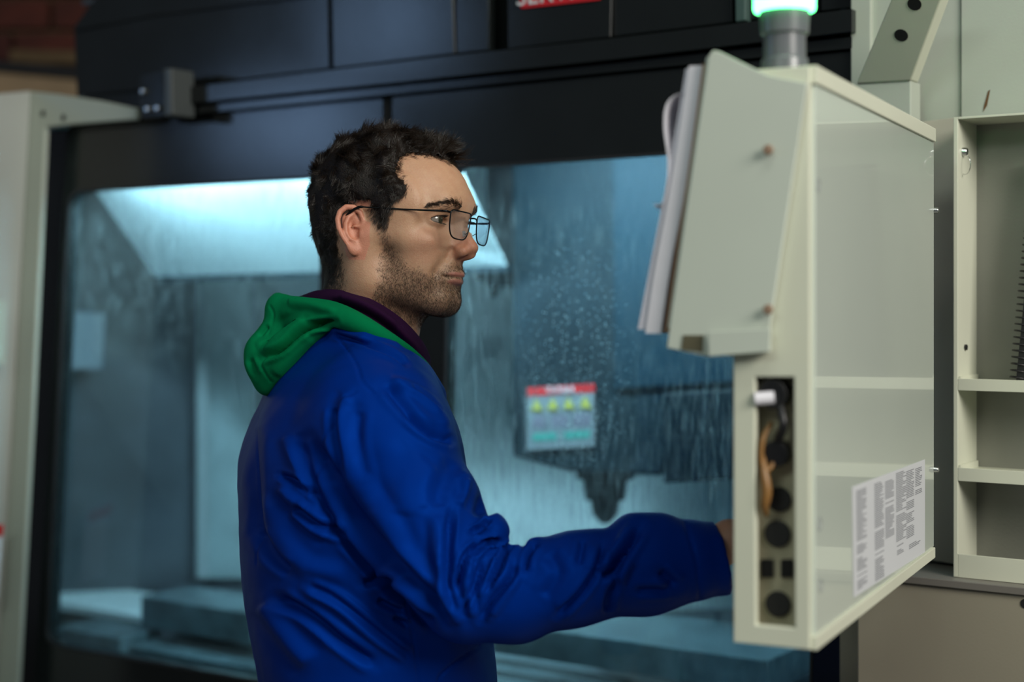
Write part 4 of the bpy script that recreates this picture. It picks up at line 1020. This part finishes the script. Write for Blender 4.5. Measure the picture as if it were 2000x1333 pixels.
sh_r = pp(738, 822, 1.855); nk = np.array([-.20, 1.97, 1.44])
j.chain([nk, pp(735, 765, 1.88), sh_r], [.05, .062, .074], .04)
j.chain([sh_r, pp(772, 895, 1.83), pp(830, 1010, 1.80), pp(886, 1110, 1.775), pp(916, 1166, 1.765)], [.074, .072, .066, .060, .052], .030, inner=.02)
j.chain([pp(914, 1167, 1.765), pp(1000, 1158, 1.76), pp(1120, 1134, 1.755), pp(1260, 1108, 1.76), pp(1350, 1096, 1.765)], [.052, .052, .050, .0495, .047], .008, inner=.02)
j.chain([pp(1354, 1096, 1.765), pp(1440, 1087, 1.772)], [.0440, .0425], .003)
for a, b, ra, rb, k in (((895, 955, 1.78), (885, 985, 1.78), .021, .020, .008), ((925, 1046, 1.765), (953, 1040, 1.760), .030, .026, .004), ((990, 1085, 1.76), (999, 1068, 1.76), .014, .011, .008),
                       ((1035, 1085, 1.76), (1046, 1073, 1.76), .014, .011, .010), ((1125, 1075, 1.755), (1165, 1066, 1.755), .018, .016, .012), ((1240, 1052, 1.76), (1290, 1048, 1.76), .026, .022, .015)):
    j.cap(pp(*a), pp(*b), ra, rb, k)
for x_, y_, r_ in ((966, 960, .014), (950, 984, .0125), (1001, 1056, .005), (1021, 1060, .005), (934, 1000, .004)): j.cap(pp(x_, y_, 1.66), pp(x_, y_, 1.80), r_, r_, .006, 'sub')
# left shoulder and hanging left sleeve
lsh = np.array([-.20, 2.0, 1.37])-TR*.165
j.chain([np.array([-.20, 2.03, 1.44]), lsh+np.array([0, 0, .0])], [.05, .072], .04)
j.chain([lsh, lsh+np.array([.0, .035, -.26]), np.array(LW)+np.array([-.01, 0, .05])], [.070, .058, .045], .02)
# collar fold
j.chain([pp(560, 640, 2.08), pp(605, 648, 1.99), pp(655, 652, 1.915), pp(715, 664, 1.872), pp(770, 681, 1.865), pp(796, 696, 1.878)], [.008, .009, .0095, .0095, .009, .006], .004)
j.chain([pp(796, 706, 1.88), pp(826, 730, 1.90), pp(850, 768, 1.92)], [.008, .010, .012], .010)
j.ell((-.20, 2.02, 1.535), (.058, .062, .05), .006, 'sub')
# flat cuff with the wrist coming out, and the hem
cd = (1, .05, .20)
cut(j, pp(1410, 1088, 1.770), cd, pp(1370, 1260, 1.62), pp(1540, 950, 1.95))
j.cap(pp(1432, 1084, 1.770), pp(1520, 1075, 1.78), .033, .033, .002, 'sub')
cut(j, (0, 0, .80), (0, 0, -1), (-.5, 1.5, .7), (.4, 2.5, .82))
JV, JF = j.mesh(2)
S = [([(600, 860), (632, 908), (664, 960), (712, 1024), (760, 1088), (840, 1168), (880, 1222)], 15, -9), ([(576, 860), (608, 932), (640, 1000), (672, 1040)], 10, -5),
 ([(572, 988), (620, 1024), (676, 1042)], 9, -10), ([(632, 932), (688, 988), (744, 1072), (800, 1152)], 14, 4), ([(688, 850), (712, 952), (760, 1024), (800, 1104), (860, 1184)], 18, 5),
 ([(852, 1000), (856, 1080), (872, 1160), (898, 1225)], 13, 5), ([(884, 990), (875, 1080), (876, 1150), (892, 1200)], 8, -7), ([(792, 808), (840, 848), (884, 862)], 8, -5),
 ([(752, 751), (788, 794), (824, 828), (872, 857)], 11, -6), ([(759, 745), (800, 757), (848, 795), (879, 838)], 10, 4), ([(800, 754), (836, 775), (867, 804)], 5, -3),
 ([(682, 770), (668, 804), (672, 870), (690, 960)], 13, 4.5), ([(652, 795), (650, 830), (661, 880), (672, 930)], 9, -4.5), ([(704, 800), (700, 860), (718, 940)], 10, -3),
 ([(540, 1168), (608, 1208), (664, 1252), (736, 1300)], 11, -9), ([(580, 1140), (664, 1180), (744, 1250), (800, 1280)], 15, 5), ([(512, 1176), (555, 1240), (608, 1300)], 18, 6),
 ([(600, 1144), (664, 1176), (744, 1242), (804, 1286)], 8, -7), ([(735, 1172), (792, 1198)], 7, -7), ([(768, 1204), (797, 1222)], 6, -6), ([(706, 1142), (756, 1128), (775, 1140)], 9, -8),
 ([(544, 945), (600, 1008), (648, 1044)], 14, 6), ([(544, 928), (584, 944), (616, 972)], 6, -6), ([(590, 942), (608, 966)], 5, 4), ([(504, 1036), (532, 1088), (568, 1116)], 11, -4.5),
 ([(560, 850), (575, 900), (600, 960)], 14, 3), ([(520, 960), (540, 1040), (600, 1110), (680, 1120)], 18, 4), ([(500, 830), (496, 930), (500, 1080)], 14, -3),
 ([(959, 1012), (936, 1031), (920, 1040)], 5, -7), ([(977, 1057), (947, 1063), (925, 1086)], 5, -9), ([(938, 1062), (912, 1084), (897, 1125), (894, 1152)], 6.5, -9),
 ([(1010, 1054), (989, 1078), (977, 1108), (953, 1150)], 6.5, -9), ([(1048, 1064), (1033, 1087), (1027, 1116)], 6, -8), ([(944, 1093), (930, 1137), (918, 1160), (906, 1198)], 5.5, -6),
 ([(1009, 1102), (997, 1131), (962, 1172), (938, 1213)], 7, -7), ([(1139, 1055), (1133, 1090), (1128, 1102)], 8, -5), ([(1178, 1066), (1163, 1116), (1133, 1161), (1088, 1203)], 7, -8),
 ([(1252, 1030), (1213, 1090), (1198, 1113), (1172, 1128)], 10, -9), ([(1209, 1124), (1192, 1166), (1188, 1200)], 8, -5), ([(1288, 1115), (1322, 1146)], 10, -6), ([(1240, 1155), (1312, 1152)], 8, -4),
 ([(1233, 1095), (1210, 1140)], 9, 4), ([(1070, 1080), (1090, 1120), (1060, 1170)], 14, -4), ([(920, 1100), (912, 1150), (925, 1210)], 8, 4), ([(968, 1090), (958, 1125), (935, 1170)], 6, 4), ([(1015, 1125), (990, 1165), (960, 1205)], 8, 3),
 ([(840, 900), (800, 950), (790, 1010)], 30, 3), ([(890, 900), (860, 950), (862, 990)], 18, -4), ([(913, 935), (908, 965), (898, 990)], 9, 4),
 ([(668, 1046), (730, 1112), (790, 1174), (850, 1224)], 11, -9), ([(650, 1000), (716, 1068), (780, 1136), (850, 1200)], 11, 4),
 # seams and pocket edge
 ([(656, 653), (694, 708), (706, 744), (728, 768)], 2.6, -2.2), ([(694, 765), (656, 790), (649, 828), (632, 860), (622, 915), (620, 972), (630, 1000)], 2.6, -1.8), ([(788, 1164), (806, 1240), (820, 1345)], 2.6, -2.4),
 ([(936, 1262), (862, 1320), (864, 1350)], 2.6, -3), ([(501, 800), (500, 950), (503, 1100)], 2.6, -1.5), ([(1338, 1022), (1350, 1060), (1363, 1110), (1366, 1172)], 3, -2.5),
 ([(645, 652), (700, 668), (760, 688), (796, 712)], 5, -5)]
JV = creases(JV, JF, S)
wr = VN(61, 8)(JV)*.0010+VN(62, 26)(JV)*.0002
JV = JV+vnorm(JV, JF)*wr[:, None]
def cloth_mat(name, col, rough, sheen, sc=1400, bump=.25):
    t = NT(name); tc = t.n('TexCoord'); mpv = t.n('Mapping', {'Vector': (tc, 'Object'), 'Rotation': (.2, .3, .7)})
    w1 = t.n('TexWave', {'Vector': mpv, 'Scale': sc, 'Distortion': .4}); nz = t.n('TexNoise', {'Vector': (tc, 'Object'), 'Scale': 40, 'Detail': 5})
    h = t.n('Math', {0: w1, 1: nz}, operation='ADD'); b = t.n('Bump', {'Height': h, 'Strength': bump, 'Distance': .0008})
    return t.end(t.n('BsdfPrincipled', {'Base Color': (*col, 1), 'Roughness': rough, 'Sheen Weight': sheen, 'Sheen Roughness': .4, 'Sheen Tint': (col[0], min(1, col[1]*3), min(1, col[2]*3), 1), 'Normal': b, 'Specular IOR Level': .30, 'Specular Tint': tuple(min(1, c*k_) for c, k_ in zip(col, (3, 6, 5)))+(1,)}))
m_jacket = cloth_mat('royal_blue_twill', (.0004, .024, .220), .42, .0, bump=.12)
jk = npmesh('jacket', JV, JF, m_jacket, man)
# ---- purple inner hood round the neck
p_ = Field((-.34, 1.84, 1.40), (-.05, 2.22, 1.57), .0022)
ring = [pp(592, 600, 2.05), pp(625, 592, 2.0), pp(665, 594, 1.955), pp(710, 612, 1.93), pp(760, 643, 1.925), pp(800, 678, 1.945), pp(822, 706, 1.98), pp(815, 712, 2.03), pp(780, 690, 2.08), pp(720, 640, 2.11), pp(650, 605, 2.10), pp(592, 600, 2.05)]
sch(p_, ring, [.014, .016, .017, .019, .019, .0165, .012, .010, .012, .014, .014, .014], .01)
sch(p_, [q-np.array([0, 0, .03]) for q in ring], [.018]*12, .012)
PV, PF = p_.mesh(2)
PV = creases(PV, PF, [([(640, 590), (690, 602), (740, 628), (780, 662), (815, 700)], 7, -6), ([(700, 622), (760, 655), (800, 690)], 5, 3), ([(660, 580), (720, 600), (780, 640)], 8, 3)])
npmesh('inner_hood', PV, PF, cloth_mat('dark_purple_jersey', (.026, .007, .030), .8, .1), man)
# ---- green hood lying on the back
h_ = Field((-.42, 1.82, 1.37), (-.08, 2.24, 1.57), .0022)
sch(h_, [pp(542, 582, 2.02), pp(552, 606, 2.0), pp(600, 611, 1.955), pp(650, 614, 1.915), pp(700, 633, 1.885), pp(755, 661, 1.875), pp(800, 688, 1.90), pp(830, 713, 1.945), pp(836, 722, 1.965)], [.0065, .019, .0185, .0150, .0125, .0085, .0060, .0040, .0025], .01)
sch(h_, [pp(545, 600, 2.0), pp(541, 640, 1.99), pp(515, 680, 1.99)], [.013, .018, .020], .012)
sch(h_, [pp(640, 636, 1.915), pp(600, 652, 1.935), pp(560, 690, 1.95), pp(535, 722, 1.965), pp(522, 752, 1.975)], [.006, .0165, .023, .0215, .012], .006)
sch(h_, [pp(508, 690, 1.98), pp(512, 715, 1.98), pp(526, 745, 1.975)], [.019, .020, .015], .012)
sch(h_, [pp(560, 640, 2.05), pp(600, 630, 2.10), pp(680, 640, 2.14)], [.02, .018, .012], .012)
GV, GF = h_.mesh(2)
GV = creases(GV, GF, [([(655, 630), (612, 636), (580, 654), (548, 682), (508, 702)], 6.5, -10), ([(600, 620), (560, 640), (530, 664), (498, 680)], 10, 4), ([(610, 655), (570, 690), (535, 735)], 14, 3), ([(527, 598), (534, 617), (523, 655)], 2.4, -1.6),
   ([(512, 694), (511, 718), (529, 746)], 2.4, -1.6), ([(488, 700), (500, 735)], 6, -3), ([(560, 590), (600, 594), (660, 610)], 8, 2.5), ([(520, 640), (508, 652)], 4, -5)])
npmesh('hood', GV, GF, cloth_mat('green_sweatshirt', (.002, .165, .060), .85, .1, 900, .15), man)
# ---- trousers and shoes (below the picture's edge)
t_ = Field((-.42, 1.74, .05), (.12, 2.30, .95), .007)
gcyl(t_, [(.70, -.17, 2.0, .115, .165), (.82, -.17, 2.0, .12, .165), (.93, -.17, 2.0, .12, .16)], 0)
for sg in (1, -1):
    hp = np.array([-.17, 2.0, .78])+TR*.085*sg; t_.chain([hp, hp+TF*.03+np.array([0, 0, -.34]), hp+TF*.0-np.array([0, 0, .68])], [.092, .072, .060], .03, inner=.03)
TV, TFc = t_.mesh(2); TV = TV+vnorm(TV, TFc)*(VN(71, 9)(TV)*.003)[:, None]
npmesh('trousers', TV, TFc, cloth_mat('navy_work_trousers', (.006, .009, .02), .8, 0), man)
for sg in (1, -1):
    b = np.array([-.17, 2.0, .0])+TR*.085*sg; fs = Field(b+np.array([-.22, -.22, -.005]), b+np.array([.30, .26, .16]), .005)
    fs.chain([b-TF*.05+[0, 0, .045], b+TF*.06+[0, 0, .045], b+TF*.17+[0, 0, .038]], [.045, .045, .038], .02, inner=.02); fs.cap(b+[0, 0, .06], b+[0, 0, .11], .05, .055, .02)
    cut(fs, (0, 0, .004), (0, 0, -1), b+np.array([-.3, -.3, -.1]), b+np.array([.4, .4, .03]))
    SV, SFc = fs.mesh(1); npmesh('shoe', SV, SFc, m_rubber, man)
